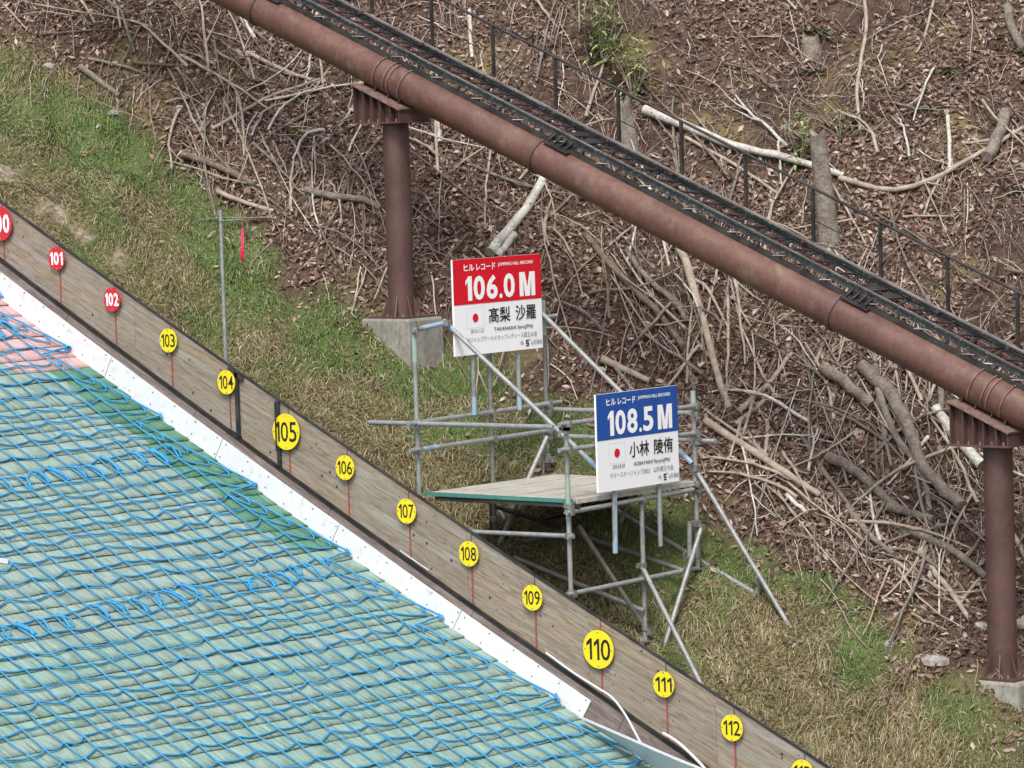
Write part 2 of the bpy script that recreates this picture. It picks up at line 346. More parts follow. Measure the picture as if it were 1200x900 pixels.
# ------------------------------------------------------------------ plastic mats on the landing hill
xk = [-38.2]
while xk[-1] < -20.5: xk.append(xk[-1]+.255/math.sqrt(1+zbs(xk[-1])**2))
E_Y = -.82                                           # the edge mats beside the kick board start here
x_pink = on(110, 448, YF-.1)[0]; x_green = on(402, 652, YF-.1)[0]
bl_v, bl_f = [], []
def mat_row(x0, x1, ya, yb, m, seed):
    n = max(2, int((yb-ya)/.11)); ysr = np.linspace(ya, yb, n+1); rng = np.random.default_rng(seed)
    wv = .016*fbm(ysr, ysr*0+seed*3.1, .5, 3, seed)+.01*rng.normal(size=n+1)*.5
    lift = .012*fbm(ysr, ysr*0+seed*1.7, .8, 3, seed+5)
    V = []
    for (xx, dz, wf) in ((x0-.06, .000, 0), (x0+.02, .014, 0), ((x0+x1)/2, .018, .4), (x1, .024, 1), (x1-.010, .013, 1)):
        xv = xx+wv*wf; V.append(np.stack([xv, ysr, zm(xv)+dz+lift*wf], -1))
    V = np.concatenate(V); k = n+1
    Q = [(r*k+j, (r+1)*k+j, (r+1)*k+j+1, r*k+j+1) for r in range(4) for j in range(n)]
    o = link('plastic_mat', mesh_np('plastic_mat', V, Q, m=m, smooth=False), land)
    # loose bristle ends that stick out over the row below
    nb = int((yb-ya)/.03); yy = rng.uniform(ya, yb, nb); L = rng.uniform(.08, .2, nb); ext = rng.uniform(-.02, .014, nb)
    w = rng.uniform(.002, .0045, nb); sk = rng.normal(0, .012, nb)
    xe = x1+np.interp(yy, ysr, wv)+ext; xa = xe-L; zl = np.interp(yy, ysr, lift)
    za = zm(xa)+.017+zl*.5; ze = zm(xe)+.025+zl-np.maximum(ext, 0)*.6+rng.uniform(-.002, .008, nb)
    P = np.stack([np.stack([xa, yy-w, za], -1), np.stack([xa, yy+w, za], -1), np.stack([xe, yy+w+sk, ze], -1), np.stack([xe, yy-w+sk, ze], -1)], 1)
    return P
BR = {'mat': [], 'mat_teal': [], 'mat_green': [], 'mat_pink': []}
for i in range(len(xk)-1):
    x0, x1 = xk[i], xk[i+1]; xc = (x0+x1)/2
    em = 'mat_pink' if xc < x_pink else ('mat_green' if xc < x_green else 'mat_teal')
    mm = 'mat' if xc < -28.6 or (i % 3 == 0 and xc < -27) else 'mat_teal'
    e = E_Y-.1*math.sin(i*1.3)-(.35 if em == 'mat_pink' else 0)
    BR[em].append(mat_row(x0, x1, YF+e+.004, YF-.085+.02*random.uniform(-1, 1), M[em], 100+i))
    BR[mm].append(mat_row(x0, x1, YF-9.8, YF+e, M[mm], 300+i))
for nm, lst in BR.items():
    P = np.concatenate(lst).reshape(-1, 3); Q = np.arange(len(P)).reshape(-1, 4)
    o = link('mat_bristles', mesh_np('mat_bristles', P, Q, m=M[nm]), land); o['kind'] = 'stuff'
_w = on(3, 657, 1)                                   # a short white marking strip on the mats at the left
d = ray(2, 656); t = np.arange(25, 50, .02); q = d[None]*t[:, None]; k = int(np.argmax(q[:, 2] < zm(q[:, 0])+.04)); wp = q[k]
b = MB(); b.strip([(wp[0]-.12, wp[1]-.25, zm(wp[0]-.12)+.05), (wp[0]+.06, wp[1]+.03, zm(wp[0]+.06)+.05)], .05, .012, side=(0, 0, 1)); b.solo('marking_strip', M['white'], 'short white marking strip lying on the mats at the left edge', 'marking strip')

# ------------------------------------------------------------------ blue net
def rope_tube(b, pts, r, n=5): b.tube(pts, r, n, caps=True)
MESH_Y = .278
xr = [-37.9]
while xr[-1] < -21: xr.append(xr[-1]+.292/math.sqrt(1+zbs(xr[-1])**2))
NI = 32
def zn(x): return zm(x)+.05
peg_x = [on(px, py, YF-.12)[0] for px, py in ((0, 345), (82, 410), (190, 492), (300, 570), (410, 648), (517, 728), (655, 838), (760, 905))]
def net_end(x):                                      # saw-tooth edge: pegged to the mat edge, slack just below each peg
    k = max([0]+[i for i, p in enumerate(peg_x) if p <= x]); k = min(k, len(peg_x)-2); f = (x-peg_x[k])/(peg_x[k+1]-peg_x[k]); return YF-.56+.42*min(1, max(0, f))
rngn = np.random.default_rng(5)
nodes = {}
for j, xj in enumerate(xr):
    for i in range(NI):
        bulge = .07*vnoise(np.array(i*.21), np.array(j*.19), 4)*2
        nodes[i, j] = (xj+.045*i*MESH_Y-.10+(.024 if i % 2 else -.024)*random.uniform(.2, 1.5)+float(bulge)*1.3+rngn.normal(0, .02), YF-.66-i*MESH_Y+rngn.normal(0, .02)+.08*float(vnoise(np.array(i*.15), np.array(j*.15), 8)))
net = thing('safety_net', (-30, YF-3, zm(-30)), 'bright blue rope net spread over the green ski jump landing mats', 'net')
def v3(x, y, e=0.0): return (x, y, float(zn(x))+e)
for j, xj in enumerate(xr):
    b = MB(); pts = []
    for i in range(NI-1, -1, -1):
        x, y = nodes[i, j]; pts.append(v3(x, y, .006))
        if i > 0:
            x2, y2 = nodes[i-1, j]; sg = rngn.uniform(-.004, .012)+(rngn.uniform(.02, .05) if rngn.random() < .08 else 0)
            pts.append(v3(x+(x2-x)*.35+sg, y+(y2-y)*.35, -.004)); pts.append(v3(x+(x2-x)*.7+sg*.9, y+(y2-y)*.7, -.006))
    xe = xj-.06+rngn.normal(0, .03); ye = net_end(xe); x, y = nodes[0, j]
    if ye > y+.06:
        pts.append(v3((x+xe)/2+.06, (y+ye)/2, -.01)); pts.append(v3(xe+.10, ye-.05, .0)); pts.append(v3(xe+.05, ye, .008)); pts.append(v3(xe-.02, ye, .014))
    rope_tube(b, pts, .0115); b.build('rope', M['rope'], net)
for i in range(NI):
    b = MB(); pts = []
    for j in range(len(xr)):
        x, y = nodes[i, j]; pts.append(v3(x, y, .008))
        if j < len(xr)-1:
            x2, y2 = nodes[i, j+1]; pts.append(v3((x+x2)/2, (y+y2)/2+rngn.normal(0, .006), .004))
    rope_tube(b, pts, .0090); b.build('rope', M['rope'], net)
for k in range(len(peg_x)-1):
    for q_, rr in ((0, .0125),):
        b = MB(); pts = []
        for s_ in np.linspace(q_, 1, 9):
            x = peg_x[k]+.04+(peg_x[k+1]-peg_x[k]-.04)*s_; pts.append(v3(x, net_end(min(x, peg_x[k+1]-.001))-q_*.55*(1-s_)+rngn.normal(0, .008), .016+.02*s_))
        rope_tube(b, pts, rr); b.build('edge_rope', M['rope'], net)
    b = MB(); p_ = peg_x[k+1]; rope_tube(b, [v3(p_, YF-.14, .03), v3(p_+.01, YF-.32, .02), v3(p_+.05, YF-.60, .01)], .013); b.build('edge_rope', M['rope'], net)
for j in range(0, len(xr)-1):                        # lashed seams: doubled loops between two courses
    if j not in (15, 25, 34): continue
    for i in range(0, NI-1):
        if random.random() < .12: continue
        x, y = nodes[i, j]; x2, y2 = nodes[i, j+1]; b = MB()
        o1 = random.uniform(-.04, .04); pts = [v3(x+.03, y+.02+o1, .02), v3(x+(x2-x)*.35, y+.05+o1, .035), v3(x+(x2-x)*.75, y2+.04, .03), v3(x2, y2+.015, .02)]
        rope_tube(b, pts, random.choice((.016, .022, .013)));
        if random.random() < .6: rope_tube(b, [v3(x-.01, y+.05, .02), v3(x+(x2-x)*.5+.02, y+.10, .03), v3(x2-.01, y2+.07, .02)], .011)
        b.build('lashing', M['rope'], net)
for px_ in peg_x:
    b = MB(); y0 = YF-.13
    for k in range(3): rope_tube(b, [v3(px_+random.uniform(-.03, .03), y0+random.uniform(-.04, .03), .01), v3(px_+random.uniform(-.04, .04), y0+random.uniform(-.05, .03), .05), v3(px_+random.uniform(-.05, .05), y0+random.uniform(-.06, .02), .015)], .013)
    b.build('knot', M['rope'], net)

# ------------------------------------------------------------------ fence of planks, steel posts and rails
fence = thing('board_fence', (-30, YF, zb(-30)), 'long weathered plank fence running down beside the landing hill', 'fence')
seg_x = list(np.arange(-37.6, -20.4, 1.66))
def clip(poly, n, c):                                # keep n.p <= c
    out = []
    for k in range(len(poly)):
        a, b_ = poly[k], poly[(k+1) % len(poly)]; da = n[0]*a[0]+n[1]*a[1]-c; db = n[0]*b_[0]+n[1]*b_[1]-c
        if da <= 0: out.append(a)
        if (da < 0) != (db < 0) and abs(da-db) > 1e-9:
            s = da/(da-db); out.append((a[0]+s*(b_[0]-a[0]), a[1]+s*(b_[1]-a[1])))
    return out
PW = .102
for si in range(len(seg_x)-1):
    xa, xb = seg_x[si], seg_x[si+1]; zba, zbb, zta, ztb = zb(xa)+.012, zb(xb)+.012, zt(xa)-.012, zt(xb)-.012
    m_ = (zbb-zba)/(xb-xa); mt = (ztb-zta)/(xb-xa); mp_ = m_+.075
    for k in range(-3, 14):
        z0 = zba+(k+.0)*PW*1.13-(.31*si % 1)*PW*1.13; st = random.uniform(.0, .0)
        g = .0018
        quad = [(xa+.002, z0+g), (xb-.002, z0+g+mp_*(xb-xa)), (xb-.002, z0+PW*1.13-g+mp_*(xb-xa)), (xa+.002, z0+PW*1.13-g)]
        quad = clip(quad, (m_, -1), m_*xa-zba); quad = clip(quad, (-mt, 1), zta-mt*xa) if len(quad) > 2 else quad
        if len(quad) < 3: continue
        ar = abs(sum(quad[q_][0]*quad[(q_+1) % len(quad)][1]-quad[(q_+1) % len(quad)][0]*quad[q_][1] for q_ in range(len(quad))))/2
        if ar < .002: continue
        y0 = YF+random.uniform(-.002, .002); n = len(quad); b = MB()
        fr = [(p[0], y0, p[1]) for p in quad]; bk = [(p[0], YF+.03, p[1]) for p in quad]
        b.add(fr+bk, [tuple(range(n)), tuple(range(2*n-1, n-1, -1))]+[(q_, n+q_, n+(q_+1) % n, (q_+1) % n) for q_ in range(n)])
        for _ in range(random.choice((0, 1, 1, 2, 3))):
            tt = random.uniform(.1, .9); xx = xa+(xb-xa)*tt; zc = z0+mp_*(xx-xa)+PW*.55+random.uniform(-.03, .03)
            if zb(xx)+.05 < zc < zt(xx)-.05:
                b.cur = 1; b.disc((xx, y0-.0015, zc), (.9, 0, -.4), (.4, 0, .9), random.choice((.010, .014, .019, .008)), 7); b.cur = 0
        b.build('plank', [M[random.choice(('wood', 'wood', 'wood_b', 'wood_c'))], M['knot']], fence)
xx = np.arange(-37.8, -20.5, .4)
b = MB(); b.strip([(x, YF+.006, zt(x)+.002) for x in xx], .032, .018); b.build('top_rail', M['black'], fence)
b = MB(); b.strip([(x, YF-.012, zb(x)+.006) for x in xx], .024, .010); b.strip([(x, YF-.022, zb(x)-.024) for x in xx], .016, .014); b.build('bottom_rail', M['black'], fence)
b = MB(); b.add([(x, YF+.034, z) for x in xx for z in (zb(x)-.35, zt(x)-.02)], [(2*i, 2*i+1, 2*i+3, 2*i+2) for i in range(len(xx)-1)]); b.build('back_sheet', M['darkwood'], fence)
for (p1, p2, w) in (((276, 440), (280, 511), .046), ((325, 469), (327, 543), .046)):
    a = on(*p1, YF-.03); c = on(*p2, YF-.03); x = (a[0]+c[0])/2
    b = MB(); b.beam((x, YF-.025, zb(x)+.02), (x, YF-.025, zt(x)-.0), w, .03, side=(1, 0, 0)); b.build('steel_post', M['black'], fence)
    b = MB(); b.beam((x-.02, YF-.046, zt(x)-.12), (x-.02, YF-.046, zt(x)-.02), .02, .008, side=(1, 0, 0)); b.build('hinge_plate', M['rail'], fence)
    if p1[0] > 300:
        b = MB(); b.beam((x+.012, YF-.082, zb(x)+.2), (x+.012, YF-.082, zt(x)-.08), .018, .006, side=(1, 0, 0)); b.build('latch_strip', M['black'], fence)
    else:
        b = MB(); b.beam((x-.13, YF-.03, zt(x-.13)-.035), (x+.10, YF-.03, zt(x+.10)-.035), .02, .05, side=(0, 1, 0)); b.build('corner_plate', M['black'], fence)

# kick board below the fence with white sheets screwed to it
kick = thing('kick_board', (-30, YF-.05, zm(-30)), 'damp brown kick board along the foot of the plank fence', 'board')
kx = list(np.arange(-37.8, -20.5, 2.05))
def kb(x, t, off):                                   # point on the kick board, t = 0 at its top edge, 1 at the mats
    z0 = zb(x)-.045; z1 = zm(x)-.02; return (x-.13*t, YF-.03-.065*t-off, z0+(z1-z0)*t-.13*t*zbs(x)*-1*-1)
def kick_sheet(xa, xb, t0, t1, off, th, n=8, wob=0.0):
    b = MB(); xs_ = np.linspace(xa, xb, n+1); fr = []; bk = []
    for x in xs_:
        w = wob*math.sin(x*3.1)
        fr += [kb(x, t0, off+w), kb(x, t1, off+w)]; bk += [kb(x, t0, off-th+w), kb(x, t1, off-th+w)]
    m_ = len(fr); fs = []
    for i in range(n):
        fs += [(2*i, 2*i+1, 2*i+3, 2*i+2), (m_+2*i, m_+2*i+2, m_+2*i+3, m_+2*i+1), (2*i, 2*i+2, m_+2*i+2, m_+2*i), (2*i+1, m_+2*i+1, m_+2*i+3, 2*i+3)]
    fs += [(0, m_, m_+1, 1), (2*n, 2*n+1, m_+2*n+1, m_+2*n)]
    b.add(fr+bk, fs); return b
for i in range(len(kx)-1): kick_sheet(kx[i]+.003, kx[i+1]-.003, 0, 1, .0, .03).build('board', M['darkwood'], kick)
seams = [on(px, py, YF-.06)[0] for px, py in ((-130, 225), (3, 327), (133, 416), (263, 515), (400, 613), (543, 716), (695, 817))]
SL = ['white plastic sheet on the kick board, cut off at the left edge', 'topmost white plastic sheet wholly in view, beside the pink mats', 'white plastic sheet under the topmost yellow disc and beside the first dark green mats',
      'white plastic sheet under the two black fence posts', 'white plastic sheet where the dark green mats end', 'lowest white plastic sheet still screwed on, its end cut square']
scr = MB(); scr.disc((0, 0, 0), (1, 0, 0), (0, 0, 1), .009, 8, off=(0, .006, 0)); scr_me = scr.mesh('screw', M['screw'])
for i in range(6):
    b = kick_sheet(seams[i]+.004, seams[i+1]-.004, .21, 1.0, .018, .012, n=8)
    o = b.solo('cover_sheet', M['white'], SL[i], 'plastic sheet', 'white sheets on the kick board')
    for s_ in np.linspace(.03, .97, 6):
        for tt in (.3, .72):
            x = seams[i]+(seams[i+1]-seams[i])*s_+random.uniform(-.03, .03); p = kb(x, tt+random.uniform(-.05, .05), .023); link('screw', scr_me, o, p)
# the loose sheet that has come away at the lower end
b = MB(); N_ = 10; top = []; bot = []
lt = [(679, 841), (700, 850), (730, 863), (760, 876), (790, 889), (815, 899), (850, 914)]
lb = [(684, 845), (708, 860), (730, 874), (752, 889), (775, 905), (795, 920), (825, 945)]
for k, (a, c) in enumerate(zip(lt, lb)):
    f = k/(len(lt)-1); p = on(*a, YF-.30-.25*math.sin(f*2.2)); q = on(*c, YF-.22-.06*f); top.append(p); bot.append(q)
n = len(top); off = np.array([.0, .012, .008]); V = top+bot+[p+off for p in top]+[p+off for p in bot]
fs = []
for i in range(n-1): fs += [(i, n+i, n+i+1, i+1), (2*n+i, 2*n+i+1, 3*n+i+1, 3*n+i), (i, i+1, 2*n+i+1, 2*n+i), (n+i, 3*n+i, 3*n+i+1, n+i+1)]
fs += [(0, 2*n, 3*n, n), (n-1, 2*n-1, 4*n-1, 3*n-1)]
b.add(V, fs); b.strip([p+np.array([0, -.004, .008]) for p in top], .02, .02); b.solo('loose_sheet', M['white'], 'white plastic sheet bent away from the kick board onto the mats', 'plastic sheet')
def cable(px, lab, r=.013, dyo=-.07, drop=None):
    pts = [on(a, c, YF+dyo-(drop[k] if drop else 0)) for k, (a, c) in enumerate(px)]
    P = []
    for k in range(len(pts)-1):
        for s_ in (0, .33, .66): 
            p0 = pts[max(k-1, 0)]; p1 = pts[k]; p2 = pts[k+1]; p3 = pts[min(k+2, len(pts)-1)]
            P.append(.5*((2*p1)+(-p0+p2)*s_+(2*p0-5*p1+4*p2-p3)*s_**2+(-p0+3*p1-3*p2+p3)*s_**3))
    P.append(pts[-1]); b = MB(); b.tube(P, r, 7); b.solo('white_cable', M['white'], lab, 'cable')
cable([(640, 765), (670, 787), (700, 806), (718, 818), (733, 838), (743, 856), (751, 871)], 'longer white cable curving down over the bare brown kick board'  , .012, drop=(0, 0, .0, .03, .07, .11, .2))
cable([(777, 859), (792, 868), (808, 882), (828, 903), (845, 925)], 'shorter white cable near the bottom edge, right of the longer one', .016, drop=(0, .02, .05, .12, .2))
cable([(469, 645), (480, 653), (502, 668)], 'scrap of white cable at the fence foot in the middle of the fence', .006)

# ------------------------------------------------------------------ lettering
def text_mesh(body, w, h, bold=0.0, fit=True):
    c = bpy.data.curves.new('lettering', 'FONT'); c.body = body; c.offset = bold; c.resolution_u = 3
    o = bpy.data.objects.new('lettering', c); COL.objects.link(o)
    dg = bpy.context.evaluated_depsgraph_get(); me = bpy.data.meshes.new_from_object(o.evaluated_get(dg))
    bpy.data.objects.remove(o); bpy.data.curves.remove(c)
    co = np.empty(len(me.vertices)*3, np.float32); me.vertices.foreach_get('co', co); co = co.reshape(-1, 3)
    lo, hi = co[:, :2].min(0), co[:, :2].max(0); co[:, 0] = ((co[:, 0]-lo[0])/(hi[0]-lo[0])-.5)*w; co[:, 1] = ((co[:, 1]-lo[1])/(hi[1]-lo[1])-.5)*h
    return me, co
def digits(body, w, h, c, e1, e2, m, parent, name, bold=0.0, stroke=.17):
    cw = {'1': .58, '.': .24}; gap = .13; tot = sum(cw.get(ch, .92) for ch in body)+gap*(len(body)-1); k = w/tot; x = -w/2
    V = []; Fs = []
    for ch in body:
        ww = cw.get(ch, .92)*k
        if ch == '1':
            st = stroke*k*1.25; P = [(x+ww-st, -h/2), (x+ww, -h/2), (x+ww, h/2), (x+ww-st*.8, h/2), (x+ww*.1, h*.30), (x+ww*.1, h*.13), (x+ww-st, h*.27)]; b0 = len(V); V += P; Fs += [tuple(b0+q for q in (0, 1, 2, 6)), tuple(b0+q for q in (6, 2, 3)), tuple(b0+q for q in (3, 4, 5, 6))]
        else:
            me, co = text_mesh(ch, ww, h if ch != '.' else ww*1.05, bold); b0 = len(V); cy = 0 if ch != '.' else -h/2+ww*.52
            V += [(x+ww/2+p[0], cy+p[1]) for p in co]; Fs += [tuple(b0+i for i in p.vertices) for p in me.polygons]; bpy.data.meshes.remove(me)
        x += ww+gap*k
    c, e1, e2 = (np.asarray(a, float) for a in (c, e1, e2)); b = MB(); b.add([c+p[0]*e1+p[1]*e2 for p in V], Fs); return b.build(name, m, parent)
def lettering(body, w, h, c, e1, e2, m, parent, name='lettering', bold=0.0):
    me, co = text_mesh(body, w, h, bold); c, e1, e2 = (np.asarray(a, float) for a in (c, e1, e2))
    P = c+co[:, :1]*e1+co[:, 1:2]*e2-np.array(wloc(parent)); me.vertices.foreach_set('co', P.astype(np.float32).ravel())
    me.materials.clear(); me.materials.append(m); me.update()
    o = bpy.data.objects.new(name, me); COL.objects.link(o); o.parent = parent; return o

# ------------------------------------------------------------------ distance discs
discs = [(100, 0, 262, 1, 1, 'large red disc reading 100, cut off by the left edge'), (101, 66, 303, 0, 1, 'upper of the two small red discs on the fence, reading 101'), (102, 131, 351, 0, 1, 'lower of the two small red discs on the fence, reading 102'),
         (103, 197, 399, 0, 0, 'topmost of the yellow discs on the fence, reading 103'), (104, 265, 448, 0, 0, 'small yellow disc reading 104, at the foot of the slim grey pole'), (105, 335, 506, 1, 0, 'large yellow disc reading 105, crossed by a black fence post'),
         (106, 404, 548, 0, 0, 'small yellow disc reading 106, next downhill from the large disc at the black posts'), (107, 476, 599, 0, 0, 'small yellow disc reading 107, left of the green edged scaffold platform'), (108, 549, 649, 0, 0, 'small yellow disc reading 108, below the left half of the scaffold platform'),
         (109, 623.5, 700.5, 0, 0, 'small yellow disc reading 109, just uphill of the large disc with a red line above'), (110, 701, 761, 1, 0, 'large yellow disc reading 110, with a red line above and below it'), (111, 777.5, 802, 0, 0, 'small yellow disc reading 111, under the crossed scaffold braces'),
         (112, 857.5, 853, 0, 0, 'lowest small yellow disc wholly in view, reading 112'), (113, 940, 906, 0, 0, 'small yellow disc cut off by the bottom edge, reading 113')]
_b = MB(); _b.disc((0, 0, 0), (1, 0, 0), (0, 0, 1), .009, 8, off=(0, .006, 0)); dbolt = _b.mesh('bolt', M['galv'])
for n_, px, py, big, red, lab in discs:
    p = on(px, py, YF-.055); r = .205 if big else .138
    t = thing('distance_marker', (p[0], YF-.05, zb(p[0])), lab, 'distance marker', 'numbered distance discs on the fence')
    b = MB(); b.disc(p, (1, 0, 0), (0, 0, 1), r, 48, off=(0, .006, 0)); b.build('disc', M['red' if red else 'yellow'], t)
    b = MB(); b.disc(p+np.array([0, .012, 0]), (1, 0, 0), (0, 0, 1), .03, 12, off=(0, .05, 0)); b.build('spacer', M['black'], t)
    digits(str(n_), r*1.60, r*1.10, p+np.array([0, -.003, 0]), (1, 0, 0), (0, 0, 1), M['signtext' if red else 'ink'], t, 'number', .03 if red else .005, .24 if red else .17)
    for qx, qz in ((0, .88), (0, -.88), (.88, 0), (-.88, 0)): link('bolt', dbolt, t, p+np.array([qx*r, -.004, qz*r]))
    for z0, z1, m_ in ((zb(p[0])+.02, p[2]-r*.9, 'redline'), (p[2]+r*.9, zt(p[0])-.01, 'redline' if n_ == 110 else 'greyline')):
        if z1-z0 > .02:
            b = MB(); b.beam((p[0]+.0, YF-.0055, z0), (p[0], YF-.0055, z1), .022 if z0 < p[2] else .014, .004, side=(1, 0, 0)); b.build('stripe', M[m_], t)

# ------------------------------------------------------------------ pipe railway: piers, pipe, track, handrail
YP = YF+3.1
pl = on(464, 93.5, YP); pr = on(1165, 462, YP)
PD = (pr-pl)/np.linalg.norm(pr-pl); PN = np.array([-PD[2], 0, PD[0]]); PA = np.array([0, 1.0, 0])
RP = .205
def PP(t, a=0.0, n=0.0): return pl+PD*t+PA*a+PN*n
_ts = np.linspace(-9, 16, 500); _tx = np.array([proj(PP(t))[0] for t in _ts])
def tpx(px): return float(np.interp(px, _tx, _ts))
T0, T1 = tpx(60), tpx(1420)
rw = thing('inclined_railway', pl, 'rusty red brown pipe carrying a black narrow rail track up the slope', 'railway')
b = MB(); b.tube([PP(t) for t in np.linspace(T0, T1, 30)], RP, 40); b.build('pipe', M['rust'], rw)
for tc in [tpx(q) for q in (392, 560, 742, 900, 1075)]:
    b = MB(); b.tube([PP(tc-.009), PP(tc-.003), PP(tc+.003), PP(tc+.009)], [RP-.002, RP+.003, RP+.003, RP-.002], 40, caps=False); b.build('weld_seam', M['rust'], rw)
rings = [(tpx(306), .016, .05), (tpx(634), .016, .05), (tpx(983), .016, .05)]
for tc, th_, w in rings:
    b = MB(); b.tube([PP(tc-w/2), PP(tc+w/2)], RP+th_, 40, smooth=True); b.build('pipe_band', M['rust_dark'], rw)
for p0 in (464, 1165):                                # thin saddle straps over the piers
    for dx in (-.19, -.015, .055, .24):
        tc = tpx(p0)+dx; b = MB(); ring = []
        for k in range(25):
            a = math.pi*(-.22+1.44*k/24); ring.append(PP(tc, -math.cos(a)*(RP+.01), math.sin(a)*(RP+.01)))
        b.strip(ring, .012, .022, side=PD); b.build('pipe_strap', M['rust_edge'], rw)
GA = .60
b = MB(); b.beam(PP(T0, .0, .218), PP(T1, .0, .218), .10, .04); b.build('base_rail', M['black'], rw)
b = MB(); b.beam(PP(T0, .06, .325), PP(T1, .06, .325), .02, .05); b.beam(PP(T0, .06, .357), PP(T1, .06, .357), .06, .014); b.beam(PP(T0, .06, .296), PP(T1, .06, .296), .06, .012); b.build('near_rail', M['rail'], rw)
b = MB(); b.beam(PP(T0, .06, .3675), PP(T1, .06, .3675), .02, .007); b.build('rail_head', M['railtop'], rw)
b = MB(); b.beam(PP(T0, GA, .325), PP(T1, GA, .325), .02, .062); b.beam(PP(T0, GA, .363), PP(T1, GA, .363), .08, .014); b.beam(PP(T0, GA-.01, .288), PP(T1, GA-.01, .288), .07, .012); b.beam(PP(T0, GA-.022, .335), PP(T1, GA-.022, .335), .024, .010); b.build('far_rail', M['rail'], rw)
b = MB(); b.beam(PP(T0, GA+.012, .375), PP(T1, GA+.012, .375), .045, .010); b.build('rail_head', M['railtop'], rw)
b = MB(); b.beam(PP(T0, .50, .245), PP(T1, .50, .245), .035, .01); b.build('cable_tray', M['rust_dark'], rw)
pitch = .335; k = 0; t = T0+.1
while t < T1-.2:
    b = MB(); b.beam(PP(t, .09, .308), PP(t+pitch*.42, GA-.03, .308), .045, .014, side=PD); b.build('lattice_bar', M['black'], rw)
    b = MB(); b.beam(PP(t+pitch*.5, GA-.03, .300), PP(t+pitch*.92, .09, .300), .045, .014, side=PD); b.build('lattice_bar', M['black'], rw)
    b = MB(); b.beam(PP(t+.1, .03, .236), PP(t+.1, .055, .292), .03, .03, side=PD); b.build('rail_stool', M['black'], rw)
    if random.random() < .6: b = MB(); b.tube([PP(t+.22, .50, .25), PP(t+.22, .50, .285)], .014, 8); b.build('insulator', M['white'], rw)
    if k % 2 == 0:
        b = MB(); b.tube([PP(t+.05, -.03, .242), PP(t+.16, .03, .28)], .008, 5); b.build('tie_rod', M['railtop'], rw)
    t += pitch; k += 1
b = MB(); b.tube([PP(tt, .50+.02*math.sin(tt*9), .272+.012*math.sin(tt*18)) for tt in np.arange(T0, T1, .09)], .009, 5)
cbl = mat('orange red power cable', (.16, .035, .03), .5); b.build('power_cable', cbl, rw)
for px in (-40, 316, 652, 1001, 1350):                 # seat brackets between pipe and rails
    tc = tpx(px)
    b = MB(); b.beam(PP(tc-.19, -.03, .212), PP(tc+.19, -.03, .212), .2, .018); b.build('bracket_plate', M['black'], rw)
    for q in (-.15, -.06, .03, .12):
        b = MB(); b.beam(PP(tc+q, -.06, .22), PP(tc+q, .05, .30), .014, .06, side=PD); b.build('bracket_rib', M['black'], rw)
    b = MB(); b.beam(PP(tc, .03, .24), PP(tc, .03, .29), .34, .012, side=PD); b.build('bracket_web', M['black'], rw)
    for q in (-.10, .12):
        b = MB(); b.obox(PP(tc+q, .32, .317), PD, PA, PN, .12, .46, .012); b.build('cross_plate', M['black'], rw)
# handrail
h1 = on(724, 104, YP+.76); h2 = on(1108, 299, YP+.76); HD = (h2-h1)/np.linalg.norm(h2-h1)
hr = thing('handrail', h1, 'thin black handrail with slim posts running behind the rail track', 'handrail')
def HP(t, dz=0.0): return h1+HD*t+np.array([0, 0, dz])
_ht = np.linspace(-9, 9, 400); _hx = np.array([proj(HP(q))[0] for q in _ht])
b = MB(); b.tube([HP(-8.2), HP(6.0)], .017, 8); b.build('rail', M['black'], hr)
b = MB(); b.tube([HP(-8.2, -.36), HP(6.0, -.36)], .0075, 6); b.build('wire', M['black'], hr)
for px in (220, 292, 364, 434, 505, 577, 650, 724, 798, 873, 952, 1031, 1110, 1192, 1275):
    q = float(np.interp(px, _hx, _ht)); tt = q
    b = MB(); b.beam(HP(q, -.62), HP(q, .0), .034, .034, side=(1, 0, 0)); b.build('post', M['black'], hr)
    b = MB(); e = HP(q, -.60); b.beam(e, (e[0], YP+.53, e[2]), .03, .03, side=(1, 0, 0)); b.build('post_bracket', M['rust_dark'], hr)
